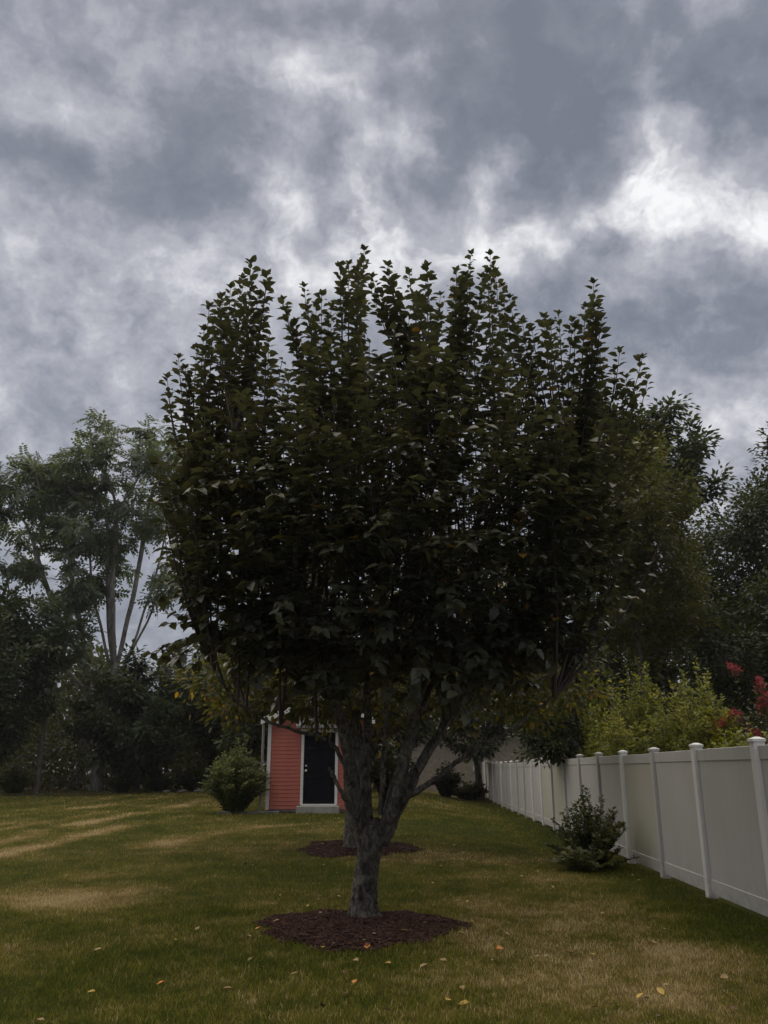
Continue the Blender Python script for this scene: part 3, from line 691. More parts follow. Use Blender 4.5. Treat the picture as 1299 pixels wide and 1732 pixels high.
LIMBS = [  # x, y, z, radius
    [(-.20, 9.62, .85, .11), (-.31, 9.55, 1.25, .115), (-.40, 9.42, 1.75, .098), (-.60, 9.2, 2.45, .078), (-1.05, 8.95, 3.3, .055), (-1.45, 8.8, 4.2, .035), (-1.7, 8.75, 5.2, .02)],
    [(-.15, 9.66, .9, .10), (-.20, 9.70, 1.4, .10), (-.19, 9.82, 2.1, .082), (-.26, 10.0, 3.1, .06), (-.42, 10.2, 4.3, .04), (-.5, 10.3, 5.4, .02)],
    [(-.05, 9.60, .95, .11), (.12, 9.52, 1.35, .112), (.29, 9.42, 1.9, .095), (.42, 9.32, 2.6, .075), (.58, 9.2, 3.6, .05), (.68, 9.15, 4.7, .032), (.72, 9.1, 5.6, .018)],
    [(-.03, 9.68, .95, .12), (.18, 9.72, 1.28, .11), (.50, 9.80, 1.75, .088), (.95, 9.88, 2.35, .066), (1.5, 9.9, 3.0, .048), (2.0, 9.9, 3.9, .03), (2.3, 9.9, 4.8, .018)],
    [(.0, 9.56, 1.05, .075), (.22, 9.48, 1.32, .062), (.55, 9.32, 1.50, .050), (.92, 9.18, 1.73, .041), (1.3, 9.1, 1.93, .03), (1.8, 9.0, 2.3, .017)],
    [(-.26, 9.56, 1.02, .05), (-.38, 9.46, 1.26, .042), (-.50, 9.36, 1.46, .034), (-.58, 9.3, 1.60, .026)],
    [(-.38, 9.48, 1.55, .045), (-.62, 9.42, 1.86, .036), (-1.05, 9.35, 1.98, .028), (-1.6, 9.3, 2.25, .02), (-2.0, 9.25, 2.8, .012)],
    [(-.16, 9.72, 1.05, .06), (-.42, 10.1, 1.8, .054), (-.9, 10.55, 2.8, .048), (-1.4, 10.85, 3.9, .032), (-1.7, 11.0, 4.9, .018)],
    [(-.02, 9.74, 1.1, .06), (.32, 10.2, 1.95, .055), (.8, 10.7, 2.95, .05), (1.35, 11.0, 4.0, .033), (1.6, 11.1, 5.0, .018)],
    [(-.04, 9.62, 1.2, .05), (.02, 9.3, 2.0, .046), (0, 8.6, 3.0, .042), (-.1, 8.3, 4.0, .028), (-.15, 8.2, 5.0, .016)],
    [(.33, 9.38, 2.1, .05), (.62, 8.95, 2.9, .038), (.95, 8.6, 3.8, .026), (1.1, 8.5, 4.9, .015)],
    [(.58, 9.8, 1.9, .05), (1.05, 9.4, 2.5, .038), (1.6, 9.1, 3.1, .026), (2.05, 9.0, 3.9, .015)],
    [(-.64, 9.18, 2.5, .045), (-1.1, 9.3, 3.1, .033), (-1.75, 9.45, 3.7, .022), (-2.1, 9.5, 4.5, .014)],
    [(-.24, 10.0, 2.9, .04), (.1, 10.3, 3.8, .03), (.3, 10.4, 5.0, .015)]]
skel = []
for Lm in LIMBS:
    q = spline(Lm, len(Lm) * 5); low = np.clip((1.7 - q[:, 2]) / .9, 0, 1); q[:, 2] += t0[2] - .20 * low; q[:, 3] *= .62
    q[2:, :3] += R1.normal(0, .008, (len(q) - 2, 3)); mb = MB(); tube(mb, q[:, :3], q[:, 3], 14 if q[0, 3] > .05 else 8, .26)
    mb.obj('limb', MAT['bark'], tree, True, off=t0); skel.append(q[4:])
skel = np.concatenate(skel); skel = skel[skel[:, 2] > 1.7]
# shoot tips against the sky (photo x, y) with the shoot's own distance
TOPS = [(283, 640), (302, 606), (334, 590), (345, 560), (354, 520), (390, 488), (424, 446), (452, 466), (478, 508), (514, 486), (544, 500), (575, 450), (590, 448), (616, 424),
        (656, 450), (660, 480), (692, 462), (722, 452), (745, 500), (772, 460), (797, 430), (829, 432), (838, 460), (862, 505), (884, 545), (920, 538), (945, 532), (968, 545), (1004, 480),
        (1012, 520), (1022, 625), (1048, 594), (1086, 606), (1078, 660), (1132, 686), (408, 480), (436, 500), (560, 520), (630, 470), (705, 500), (785, 480), (815, 470), (850, 540), (990, 520),
        (320, 640), (372, 515), (500, 545), (530, 560), (605, 470), (670, 520), (900, 560), (1060, 640)]
tips = []                                                        # x, y, z, weight of leaves
for i, (px, py) in enumerate(TOPS):
    Y = 9.64 + R1.uniform(-1.1, 1.2) * (1 - abs(px - 660) / 600); tips.append(tuple(at(px, py, Y)) + (1,))
    for q_ in range(2):
        if q_ == 0: tips.append(tuple(at(px + R1.normal(0, 9), py + R1.uniform(10, 42), Y + R1.normal(0, .12))) + (1,))
        else: tips.append(tuple(at(px + R1.normal(0, 14), py + R1.uniform(60, 190), Y + R1.normal(0, .3))) + (0,))
def env_top(x, y):
    """height of the crown's upper surface"""
    d = math.hypot((x - .05) / 2.95, (y - 9.7) / 2.6)
    return 6.45 - 1.3 * d ** 2.5 + .5 * math.sin(x * 4.1) * math.sin(y * 3.3), d
while len(tips) < 410:
    x = R1.uniform(-2.7, 2.9); y = 9.7 + R1.uniform(-2.4, 2.4); h, d = env_top(x, y)
    if d > .98: continue
    lo = 3.0 + .9 * d if d > .6 else 4.0
    z = h - abs(R1.normal(0, .6)) if R1.random() < .45 else R1.uniform(lo, h - .5)
    if z < 4.6 and d > .55 + .43 * (z - 3.0) / 1.6: continue
    tips.append((x, y, z, 0))
LPOS, LX, LZ, LS, LT, LTOP = [], [], [], [], [], []
twigs = MB()
for ti, (x, y, z, top) in enumerate(tips):
    T = np.array([x, y, z]); S = skel[:, :3]
    dh = np.hypot(S[:, 0] - x, S[:, 1] - y); dz = z - S[:, 2]
    cost = dh + .35 * np.abs(dz - 2.0) + np.where(dz < .5, 3, 0) + np.where(dz < dh * .5, 1.0, 0)
    A = S[cost.argmin()]; ln = np.linalg.norm(T - A)
    mid = A + (T - A) * np.array([.72, .72, .42]) + R1.normal(0, .07, 3)
    t = np.linspace(0, 1, 14)[:, None]; P = A * (1 - t) ** 2 + 2 * mid * t * (1 - t) + T * t * t
    P += np.cumsum(R1.normal(0, .006, P.shape), 0) * np.linspace(0, 1, 14)[:, None] * (0 if top else 1)
    r0 = min(.006 + .006 * ln, .022)
    tube(twigs, P, np.linspace(r0, .003, 14), 4)
    seglen = np.linalg.norm(np.diff(P, axis=0), axis=1); cum = np.concatenate([[0], np.cumsum(seglen)]); tot = cum[-1]
    start = max(tot * .25, tot - 2.6); sp = .034 if top else (.048 if z > 5.6 else .039)
    s = np.arange(start, tot, sp); s = s + R1.normal(0, .012, len(s)); s = np.clip(s, 0, tot)
    if R1.random() < .12 and not top: s = s[R1.random(len(s)) < .6]
    zq = np.interp(s, cum, P[:, 2]); rq = np.hypot(np.interp(s, cum, P[:, 0]) - .1, np.interp(s, cum, P[:, 1]) - 9.7)
    s = s[zq > 2.85 - .40 * np.clip(rq - .8, 0, 1.6) + R1.normal(0, .2, len(s))]                # the inside of the vase is bare
    if len(s) < 3: continue
    Q = np.column_stack([np.interp(s, cum, P[:, i]) for i in range(3)])
    tang = unit(np.column_stack([np.interp(s, cum, np.gradient(P[:, i], cum)) for i in range(3)]))
    ang = R1.uniform(0, 6.28) + np.arange(len(s)) * 2.4 + R1.normal(0, .25, len(s))
    hor = np.column_stack([np.cos(ang), np.sin(ang), np.zeros(len(s))])
    fr = (s - start) / (tot - start + 1e-6)
    upw = .55 * fr ** 3 + .12 + R1.normal(0, .16, len(s)) - (.55 * np.clip((4.8 - Q[:, 2]) / 2, 0, 1))
    X = hor + tang * upw[:, None]
    Z = np.array([0, 0, 1.]) + R1.normal(0, .22, (len(s), 3)) + hor * .15
    size = .126 * (1 - .18 * np.clip((fr - .82) / .18, 0, 1)) * (.62 + .70 * R1.random(len(s)))
    LPOS.append(Q + unit(X) * .02); LX.append(X); LZ.append(Z); LS.append(size); LT.append(R1.random(len(s)) * .55 + .30 * R1.random()); LTOP.append(np.full(len(s), top) * (fr > .45))
    # end rosette
    if top:
        ang = R1.uniform(0, 6.28) + np.arange(4) * 1.57
        LPOS.append(np.repeat(T[None], 4, 0)); LX.append(np.column_stack([np.cos(ang) * .7, np.sin(ang) * .7, np.full(4, .9)])); LZ.append(np.column_stack([-np.cos(ang), -np.sin(ang), np.full(4, .8)])); LS.append(R1.uniform(.075, .105, 4)); LT.append(R1.random(4) * .7); LTOP.append(np.ones(4))
# side spurs: short leafy twigs all over the body of the crown
ns = 1500
for i in range(ns):
    if i < 1150:
        while True:
            v = R1.normal(0, 1, 3); v /= np.linalg.norm(v); rr = R1.uniform(.72, 1.0)
            p = np.array([.12, 9.7, 4.2]) + v * rr * np.array([2.65, 2.45, 2.45])
            if p[2] < 3.9: p[:2] = np.array([.12, 9.7]) + (p[:2] - np.array([.12, 9.7])) * (.72 + .28 * max(0, (p[2] - 2.2) / 1.7))
            rc = math.hypot(p[0] - .12, p[1] - 9.7)
            if p[2] > 3.35 - .55 * min(1.6, max(0, rc - .6)) - .95 + .9 * R1.random() and (p[2] < 4.9 or R1.random() < .35): break
    else: p = skel[R1.integers(len(skel)), :3] + R1.normal(0, .3, 3); p[2] = max(p[2], 2.9)
    d = unit(p - np.array([.1, 9.7, 2.6])) + R1.normal(0, .35, 3); d = unit(d); ln = R1.uniform(.35, .8); q = p - d * ln * .5
    P = np.array([q + d * ln * f + np.array([0, 0, -.14 * f * f]) for f in np.linspace(0, 1, 6)]); tube(twigs, P, np.linspace(.007, .003, 6), 3)
    m = int(ln / .040) + 3; f = np.sort(R1.random(m)); Q = q + d * ln * f[:, None] + np.array([0, 0, -.14]) * (f ** 2)[:, None]
    ang = R1.uniform(0, 6.28) + np.arange(m) * 2.4; hor = np.column_stack([np.cos(ang), np.sin(ang), np.zeros(m)])
    X = hor * .8 + d * .55 + np.array([0, 0, -.25]) + R1.normal(0, .15, (m, 3)); Z = np.array([0, 0, 1.]) + d * .45 + R1.normal(0, .3, (m, 3))
    warm = .12 if (p[2] < 4.2 and R1.random() < .3) else 0
    LPOS.append(Q); LX.append(X); LZ.append(Z); LS.append(.125 * (.6 + .75 * R1.random(m))); LT.append(np.clip(R1.random(m) * .6 + .30 * R1.random() + warm, 0, .92)); LTOP.append(np.zeros(m))
twigs.obj('twigs', MAT['twig'], tree, True, 'stuff', off=t0)
LPOS = np.concatenate(LPOS); LX = np.concatenate(LX); LZ = np.concatenate(LZ); LS = np.concatenate(LS); LT = np.concatenate(LT); LTOP = np.concatenate(LTOP)
# a few turned leaves, more of them low down in the middle
hot = R1.random(len(LT)) < np.where(LPOS[:, 2] < 4.4, .010, .0015); LT[hot] = R1.uniform(.93, 1, hot.sum())
# the leaves one can pick out against the sky are single parts
cand = np.where(LTOP > .5)[0]; R1.shuffle(cand); cand = cand[:296]
single = np.zeros(len(LT), bool); single[cand] = True
tint_me = []
for tv in (.10, .28, .45, .62, .80):
    tint_me.append(np_mesh('leaf', LEAF[0], [np.array(LEAF[1]), np.array(LEAF[2])], MAT['leaf'], {'tint': np.full(8, tv)}, True))
for i in cand:
    X = unit(LX[i]); Y = unit(np.cross(LZ[i], X)); Z = np.cross(X, Y); s = LS[i]; p = LPOS[i] - t0
    o = bpy.data.objects.new('leaf', tint_me[min(4, int(LT[i] * 5.5))]); C.objects.link(o); o.parent = tree
    o.matrix_local = Matrix(((X[0] * s, Y[0] * s, Z[0] * s, p[0]), (X[1] * s, Y[1] * s, Z[1] * s, p[1]), (X[2] * s, Y[2] * s, Z[2] * s, p[2]), (0, 0, 0, 1)))
m = ~single
link('foliage', leafmesh('foliage', MAT['leaf'], LEAF, LPOS[m], LX[m], LZ[m], LS[m], LT[m], t0), tree, kind='stuff')

# ================================================================== trees grown around it
def sc_tree(name, label, base, trunk, attr, leafm, T, base_r, per, size, spread, thr=.03, step=.35, kill=.6, infl=4, up=.1, seed=1, bark='bark_far', limb_r=.06, nlimb=8, group=None, droop=.3, flat=.4, tints=None, minr=0.0, flare=1.5, out=True, extra=None, stems=()):
    rg = np.random.default_rng(seed); base = np.array(base, float)
    root = thing(name, label, 'tree', tuple(base), group)
    nodes, par = grow(trunk, attr, step, kill, infl, 140, up, seed, stems)
    r, kids = thick(nodes, par, base_r)
    wood(root, nodes, par, r, kids, MAT[bark], limb_r, nlimb, flare, base, minr)
    f = foliage(nodes, par, r, per, size, spread, thr, rg, droop, np.mean(attr, 0) if out else None, flat, tints)
    if extra is not None: f = tuple(np.concatenate([u, v]) for u, v in zip(f, extra))
    link('crown', leafmesh('crown', MAT[leafm], T, *f, base), root, kind='stuff')
    return root
def col(x, y, z0, z1, n, lean=(0, 0), seed=0):
    r = np.random.default_rng(seed); t = np.linspace(0, 1, n)
    return np.column_stack([x + lean[0] * t + .06 * np.cumsum(r.normal(0, 1, n)) * (t > 0), y + lean[1] * t, z0 + (z1 - z0) * t])
G = lambda x, y: float(hgt(x, y))

# second lawn tree, straight behind the first
rg = np.random.default_rng(5); x, y = TREE2[0], TREE2[1]; z = TREE2[2]
A = np.concatenate([ell(520, (x + .4, y + .2, 4.7), (3.8, 3.0, 2.7), rg, .35, .25, 2, lambda p: p[2] > (2.5 if -2.6 < p[0] < .4 else 2.3)), ell(170, (x - 1.95, y - .2, 3.1), (1.65, 1.6, .8), rg, 0, .2, 1), ell(150, (x + 3.3, y, 3.0), (1.9, 1.7, .95), rg, 0, .2, 3)])
A = np.concatenate([A, np.column_stack([rg.uniform(-3.0, .4, 170), rg.uniform(15.4, 17.6, 170), rg.uniform(2.5, 3.5, 170)])])
sc_tree('lawn_tree', 'second dark tree with yellowing leaves, half hidden behind the front tree', TREE2, col(x, y, z - .1, z + 1.7, 6, seed=3), A, 'leaf2', LEAF_FLAT, .20, 52, .125, .46, .05, .32, .55, 5, .05, 5, 'bark', .05, 6,
        tints=lambda c, u, p: np.clip(.45 * c + .40 * u + .22 * (u > .93) + .12 * (c > .85), 0, 1))

# tall open trees at the lawn's far edge
def umbrella(c, rx, rz, n, rg, y):
    """flat pads of foliage: a closed roof of them on top, loose ones below"""
    out = []
    for i in range(n):
        hi = i < n * .62
        a = rg.uniform(0, 6.283); q = math.sqrt(rg.random()) * (1 if hi else 1.05)
        x = c[0] + math.cos(a) * q * rx; yy = y + math.sin(a) * q * rx * .7
        z = c[1] + (rz * (.95 - .75 * q * q) - abs(rg.normal(0, .12)) * rz if hi else rz * rg.uniform(-.95, .35))
        k = 9; pr = rg.uniform(.55, 1.15)
        out.append(np.column_stack([x + rg.normal(0, pr * .6, k), yy + rg.normal(0, pr * .6, k), z + rg.normal(0, .16, k) + .10 * pr]))
    return np.concatenate(out)
rg = np.random.default_rng(31)
x, y = -13.25, 40.0; z = G(x, y)
A = umbrella((-13.0, 14.2), 4.6, 5.2, 62, rg, y)
def fork(a, b, n, sag, rg):
    t = np.linspace(0, 1, n + 1)[1:, None]; a = np.array(a, float); b = np.array(b, float)
    return a + (b - a) * t + np.array([sag, 0, 0]) * np.sin(t * 3.14) + rg.normal(0, .05, (n, 3))
top1 = (-12.85, 40, z + 5.2)
ST1 = [(8, fork(top1, (-14.9, 40.2, 12.6), 14, -.25, rg)), (8, fork(top1, (-13.35, 39.4, 14.6), 16, -.15, rg)), (8, fork(top1, (-12.1, 40.6, 14.8), 16, .12, rg)), (7, fork((-12.85, 40, z + 4.6), (-10.6, 39.6, 11.6), 14, .25, rg)), (6, fork((-12.9, 40, z + 4.0), (-15.2, 39.3, 10.2), 12, -.1, rg)), (8, fork(top1, (-14.2, 41.0, 13.8), 15, -.2, rg)), (7, fork((-12.85, 40, z + 4.6), (-11.2, 40.8, 13.2), 15, .3, rg))]
sc_tree('tall_walnut_tree', 'tall open tree with pale thick trunk and layered feathery foliage, at the lawn edge', (x, y, z), col(x, y, z - .2, z + 5.2, 9, (.4, 0), 2), A, 'walnut', COMPOUND, .27, 9, .58, .30, .035, .45, .7, 7, .06, 31, 'bark_pale', .10, 8, 'tall trees at the lawn edge', .25, .35, flare=1.35, stems=ST1)
x, y = -14.45, 41.0; z = G(x, y)
A = np.concatenate([umbrella((-18.2, 13.2), 4.2, 4.6, 56, rg, y), ell(40, (-20.5, y, 9.0), (2.5, 2, 1.2), rg)])
top2 = (-14.25, 41, z + 5.0)
ST2 = [(8, fork(top2, (-18.2, 41, 13.2), 16, -.3, rg)), (8, fork(top2, (-16.2, 40.3, 14.0), 16, -.2, rg)), (7, fork((-14.3, 41, z + 4.4), (-20.3, 40.8, 11.0), 16, -.2, rg))]
sc_tree('tall_walnut_tree', 'tall tree with slimmer trunk leaning outward beside the thick pale one', (x, y, z), col(x, y, z - .2, z + 5.0, 9, (.2, 0), 4), A, 'walnut', COMPOUND, .22, 9, .58, .30, .035, .45, .7, 7, .06, 32, 'bark_pale', .08, 8, 'tall trees at the lawn edge', .25, .35, flare=1.35, stems=ST2)
# lower dark trees in front of them
rg = np.random.default_rng(41)
def low_tree(label, x, y, c, rad, n, leafm, base_r, th, size, per, seed, T=SMALL, hollow=.3, name='woodland_tree', lean=(0, 0), **k):
    z = G(x, y); r = np.random.default_rng(seed)
    return sc_tree(name, label, (x, y, z), col(x, y, z - .15, z + th, 5, lean, seed), ell(n, c, rad, r, hollow, .28, seed, lambda p: p[2] > z + .7), leafm, T, base_r * .75, int(per * 4.2), size * .85, max(.3, .28 * rad[2] ** .6), .05, k.pop('step', .4), k.pop('kill', .7), 6, .06, seed, k.pop('bark', 'bark_far'), .05, 5, 'trees around the lawn', **k)
low_tree('broad dark drooping tree covering the foot of the tall trees', -10.9, 38.5, (-10.9, 38.5, 4.1), (3.0, 2.4, 2.6), 300, 'fir', .16, 1.6, .30, 20, 51, SMALL)
low_tree('dark green tree with hanging branches at the photo edge by the wood', -17.2, 37.0, (-16.8, 37.0, 5.6), (2.9, 2.3, 3.6), 340, 'fir', .2, 2.2, .30, 20, 52, SMALL)
low_tree('pale green slender tree between the dark drooping trees', -14.9, 37.5, (-14.8, 37.4, 7.6), (1.7, 1.5, 2.0), 160, 'walnut', .12, 4.0, .26, 16, 53, SMALL)
low_tree('yellow tinged tree beside the arching shrub, beyond the lawn', -7.6, 40.5, (-7.4, 40.5, 4.4), (2.3, 2.0, 3.0), 240, 'under', .14, 1.4, .26, 22, 54, SMALL)
low_tree('dark tree behind the shed with a rounded crown', -4.3, 36.0, (-4.3, 36.0, 5.0), (2.8, 2.4, 3.2), 260, 'dark', .16, 1.8, .28, 20, 55, SMALL)
low_tree('bushy olive tree filling the gap under the open tree crowns', -9.3, 46, (-8.8, 46, 5.6), (3.4, 2.4, 3.6), 260, 'fir', .18, 1.8, .34, 18, 56, SMALL)
low_tree('thin dark tree behind the shed roof corner', -.4, 40.0, (-.2, 40.0, 4.8), (3.4, 2.5, 3.4), 260, 'dark', .16, 1.5, .3, 20, 57, SMALL)
low_tree('dark tree at the far end of the fence, trunk against the tan house', 5.0, 45.0, (4.6, 44, 5.0), (3.6, 2.4, 2.8), 260, 'dark', .22, 3.0, .3, 18, 58, SMALL)
# trees beyond the fence
low_tree('dark rounded tree behind the tall dark trunk, beyond the fence', 13.0, 34.0, (12.6, 34.0, 8.0), (3.4, 2.4, 4.0), 330, 'dark', .2, 2.5, .28, 20, 67)
low_tree('dense dark tree low behind the yellow-green fence shrub', 7.6, 30.0, (7.2, 30.0, 4.6), (3.0, 2.2, 2.8), 300, 'dark', .16, 1.5, .24, 20, 68)
low_tree('olive autumn tinted tree beyond the fence, beside the front tree crown', 7.4, 23.0, (6.9, 23.0, 7.9), (2.3, 2.0, 3.5), 380, 'olive', .13, 2.6, .17, 24, 61, SMALL, .1, kill=.5, step=.3)
low_tree('tall dark tree with bare upright trunk showing against the sky beyond the fence', 10.9, 32.0, (10.4, 32.0, 13.4), (3.4, 2.6, 3.1), 330, 'fir', .17, 8.5, .30, 20, 62, SMALL, .15)
low_tree('small blue-green tree below the tall dark trunk, beyond the fence', 10.0, 29.5, (9.6, 29.5, 7.3), (1.7, 1.7, 2.0), 170, 'fir', .12, 3.4, .24, 20, 63, SMALL)
low_tree('large hazy grey-green tree at the photo edge beyond the fence', 14.2, 27.5, (13.6, 27.5, 7.6), (3.6, 3.0, 4.4), 520, 'dark', .26, 3.0, .22, 24, 64, SMALL, .2)
low_tree('low dense dark tree rising over the red flowering shrub', 11.6, 24.0, (11.2, 24.0, 5.0), (3.0, 2.2, 2.2), 340, 'dark', .16, 1.8, .18, 24, 65, SMALL)
low_tree('dark tree leaning its lowest boughs over the fence top', 5.3, 22.3, (4.05, 22.3, 3.0), (.95, 1.6, 1.35), 260, 'dark', .15, 2.0, .15, 24, 66, SMALL, .1, step=.3, kill=.5)

# ------------------------------------------------------------------ shrubs: many stems from one foot
def bush(name, label, base, n, h, spread, leafm, size, per, seed, T=SMALL, arch=.35, cat='shrub', group=None, upright=.5, start=.25, tints=None, hv=.7, stemr=.008):
    r = np.random.default_rng(seed); base = np.array(base, float); root = thing(name, label, cat, tuple(base), group); st = MB()
    out = [[] for _ in range(5)]; ends = []
    for i in range(n):
        a = r.uniform(0, 6.283); q = math.sqrt(r.random()); d = np.array([math.cos(a) * spread[0], math.sin(a) * spread[1], 0]) * q
        hh = h * (1 - .35 * q * q) * r.uniform(hv, 1.05); foot = base + d * .25 + np.array([0, 0, -.03])
        t = np.linspace(0, 1, 9); k = upright
        P = foot + d * (.75 * (t ** (1.0 + k)))[:, None] + np.array([0, 0, 1.]) * (hh * (t - arch * q * t * t * .6))[:, None] + np.cumsum(r.normal(0, .012 * h, (9, 3)), 0) * .5
        tube(st, P, np.linspace(stemr, stemr * .35, 9), 3); ends.append(P[-1])
        m = per; f = r.uniform(start, 1, m); Q = np.column_stack([np.interp(f, t, P[:, c]) for c in range(3)])
        tw = unit(np.column_stack([np.interp(f, t, np.gradient(P[:, c])) for c in range(3)]))
        ang = r.uniform(0, 6.283, m); hor = np.column_stack([np.cos(ang), np.sin(ang), np.zeros(m)])
        X = hor + tw * .7 + r.normal(0, .2, (m, 3)); Z = np.array([0, 0, 1.]) + r.normal(0, .4, (m, 3)); cl = r.random()
        out[0].append(Q + hor * (.35 * size * r.random((m, 1)))); out[1].append(X); out[2].append(Z); out[3].append(size * r.uniform(.6, 1.25, m)); u = r.random(m)
        out[4].append(.5 * cl + .5 * u if tints is None else tints(cl, u, f))
    st.obj('stems', MAT['stem'], root, True, 'stuff', off=base)
    o = [np.concatenate(v) for v in out]; link('foliage', leafmesh('foliage', MAT[leafm], T, *o, base), root, kind='stuff')
    return root, ends
bush('arching_shrub', 'rounded arching green shrub beside the shed corner', (-4.35, 25.7, G(-4.35, 25.7)), 170, 2.3, (1.02, 1.0), 'arch', .10, 80, 71, SMALL, .6, upright=.35, start=.12)
bush('fence_weed_shrub', 'dark weedy bush growing against the white fence panels', (3.45, 14.9, G(3.45, 14.9)), 95, 1.30, (.72, .85), 'weed', .07, 95, 72, LEAF_FLAT, .4, upright=.2, start=.1, hv=.35)
bush('low_weed', 'low spreading weeds at the foot of the dark fence bush', (3.15, 14.2, G(3.1, 14.2)), 40, .5, (.5, .5), 'weed', .10, 16, 73, LEAF_FLAT, .6, 'weeds', upright=.2, start=.1)
hd = [('tall olive shrub with pointed top just beyond the fence', 1095, 20.0, 1108, (.75, .8), 81, 'hedge'), ('yellow-green shrub over the fence beside the dark boughs', 1012, 21.2, 1160, (.42, .6), 82, 'hedge'),
      ('olive shrub in the middle of the row beyond the fence', 1150, 18.5, 1135, (.8, .8), 83, 'hedge'), ('full light green shrub between the golden shrub and the pointed one', 1035, 19.8, 1142, (.6, .9), 89, 'hedge'), ('low leafy shrub behind the fence posts', 1050, 18.6, 1185, (.6, .8), 84, 'hedge'),
      ('green shrub with upright tips left of the red blossoms', 1198, 17.5, 1108, (.6, .7), 85, 'hedge'), ('leafy shrub under the red blossoms behind the fence', 1262, 15.0, 1212, (.75, .7), 86, 'hedge'),
      ('bright golden shrub touching the dark boughs over the fence', 1003, 21.4, 1225, (.2, .4), 87, 'gold'), ('slim golden-green shrub beside the red blossoms', 1228, 16.6, 1140, (.28, .4), 88, 'gold')]
def foot(px, py, Y):
    p = at(px, 1270, Y); q = at(px, py, Y); return float(p[0]), Y, float(q[2])
for lb, px, Y, py, sp, sd_, mm in hd:
    x, y, h = foot(px, py, Y)
    bush('fence_shrub', lb, (x, y, G(x, y)), 150 if mm != 'gold' else 60, h, sp, mm, .10, 90, sd_, SMALL, .25, group='shrubs beyond the fence', upright=.3, start=.2)
mx_, my_, mh_ = foot(1278, 1118, 16.8); cb = np.array([mx_, my_, G(mx_, my_)])
cm, ends = bush('crape_myrtle', 'flowering shrub with crimson blossom clusters beyond the fence', cb, 90, mh_, (.95, .9), 'under', .09, 50, 91, LEAF_FLAT, .3, 'flowering shrub', upright=.4, start=.3)
rb = np.random.default_rng(92)
for e in sorted(ends, key=lambda e: -e[2])[:66:3]:
    n = 170; ax = unit(np.array([rb.normal(0, .4), rb.normal(0, .4), .8])); t = rb.random(n)
    p = e + ax * ((t - .45) * .26)[:, None] + unit(rb.normal(0, 1, (n, 3))) * (.15 * (1 - t * .7) * rb.random(n) ** .4)[:, None]
    link('blossom', leafmesh('blossom', MAT['bloom'], SMALL, p, rb.normal(0, 1, (n, 3)), rb.normal(0, 1, (n, 3)), rb.uniform(.03, .055, n), rb.random(n), cb), cm)

# clipped low shrubs and undergrowth along the far bed
for i, (x, y, h, sp, lb) in enumerate([(-11.3, 37.6, .95, (.6, .5), 'small round dark shrub in front of the drooping tree'), (-9.95, 37.9, 1.05, (.65, .5), 'second small round dark shrub on the far bed edge'),
                                       (-8.4, 38.5, 1.2, (.9, .6), 'spreading dark shrub at the end of the far bed'), (-19.0, 36.6, 1.4, (1.3, .7), 'dark shrub at the photo edge on the far bed'), (-16.2, 38.2, 1.5, (1.0, .7), 'loose pale shrub between the far trunks and the edge')]):
    bush('bed_shrub', lb, (x, y, G(x, y)), 80, h, sp, 'dark' if i != 4 else 'arch', .14, 46, 100 + i, LEAF_FLAT, .5, group='shrubs on the far bed', upright=.3, start=.05)
bush('side_shrub', 'dark evergreen shrub right beside the shed wall', (.15, 28.0, G(.1, 28.0)), 110, 2.3, (.55, .55), 'dark', .13, 50, 111, LEAF_FLAT, .2, upright=.2, start=.05)
bush('house_shrub', 'dark bush in front of the tan house', (3.15, 44.0, G(3.1, 44.0)), 80, 1.7, (.8, .6), 'dark', .2, 40, 112, LEAF_FLAT, .3, group='shrubs by the tan house', upright=.3, start=.05)
bush('house_shrub', 'low dark bush at the foot of the tan house wall', (4.4, 45.0, G(4.4, 45.0)), 80, .9, (1.2, .6), 'under', .2, 40, 113, LEAF_FLAT, .4, group='shrubs by the tan house', upright=.3, start=.05)
# far wood closing the view: one mass
rw = np.random.default_rng(120); n = 46000
X = rw.uniform(-60, 30, n); hmax = 6.5 + 3.5 * fbm(X, X * 0, .12, 3) + 2 * np.sin(X * .5); Yw = rw.uniform(56, 68, n) ; Zw = rw.random(n) ** .8 * hmax + .3
f = (np.column_stack([X, Yw, Zw]), rw.normal(0, 1, (n, 3)), np.array([0, 0, 1.]) + rw.normal(0, .5, (n, 3)), rw.uniform(.5, .9, n), np.clip(.6 * fbm(X, Zw, .35, 3) + .4 * rw.random(n), 0, 1))
tag(link('far_wood', leafmesh('far_wood', MAT['under'], SMALL, *f)), 'dark mass of far woodland behind the lawn', 'wood', kind='stuff')
n = 16000; X = rw.uniform(-30, -5, n); Yw = 39.5 + rw.uniform(0, 3.5, n) + .04 * (X + 13) ** 2; Zw = hgt(X, Yw) + rw.random(n) ** 1.2 * 4.2 * (.4 + fbm(X, Yw, .7, 3))
f = (np.column_stack([X, Yw, Zw]), rw.normal(0, 1, (n, 3)), np.array([0, 0, 1.]) + rw.normal(0, .5, (n, 3)), rw.uniform(.14, .34, n), np.clip(.7 * fbm(X, Zw, .5, 3) + .4 * rw.random(n), 0, 1))
tag(link('undergrowth', leafmesh('undergrowth', MAT['under'], SMALL, *f)), 'tangled undergrowth below the tall trees', 'undergrowth', kind='stuff')
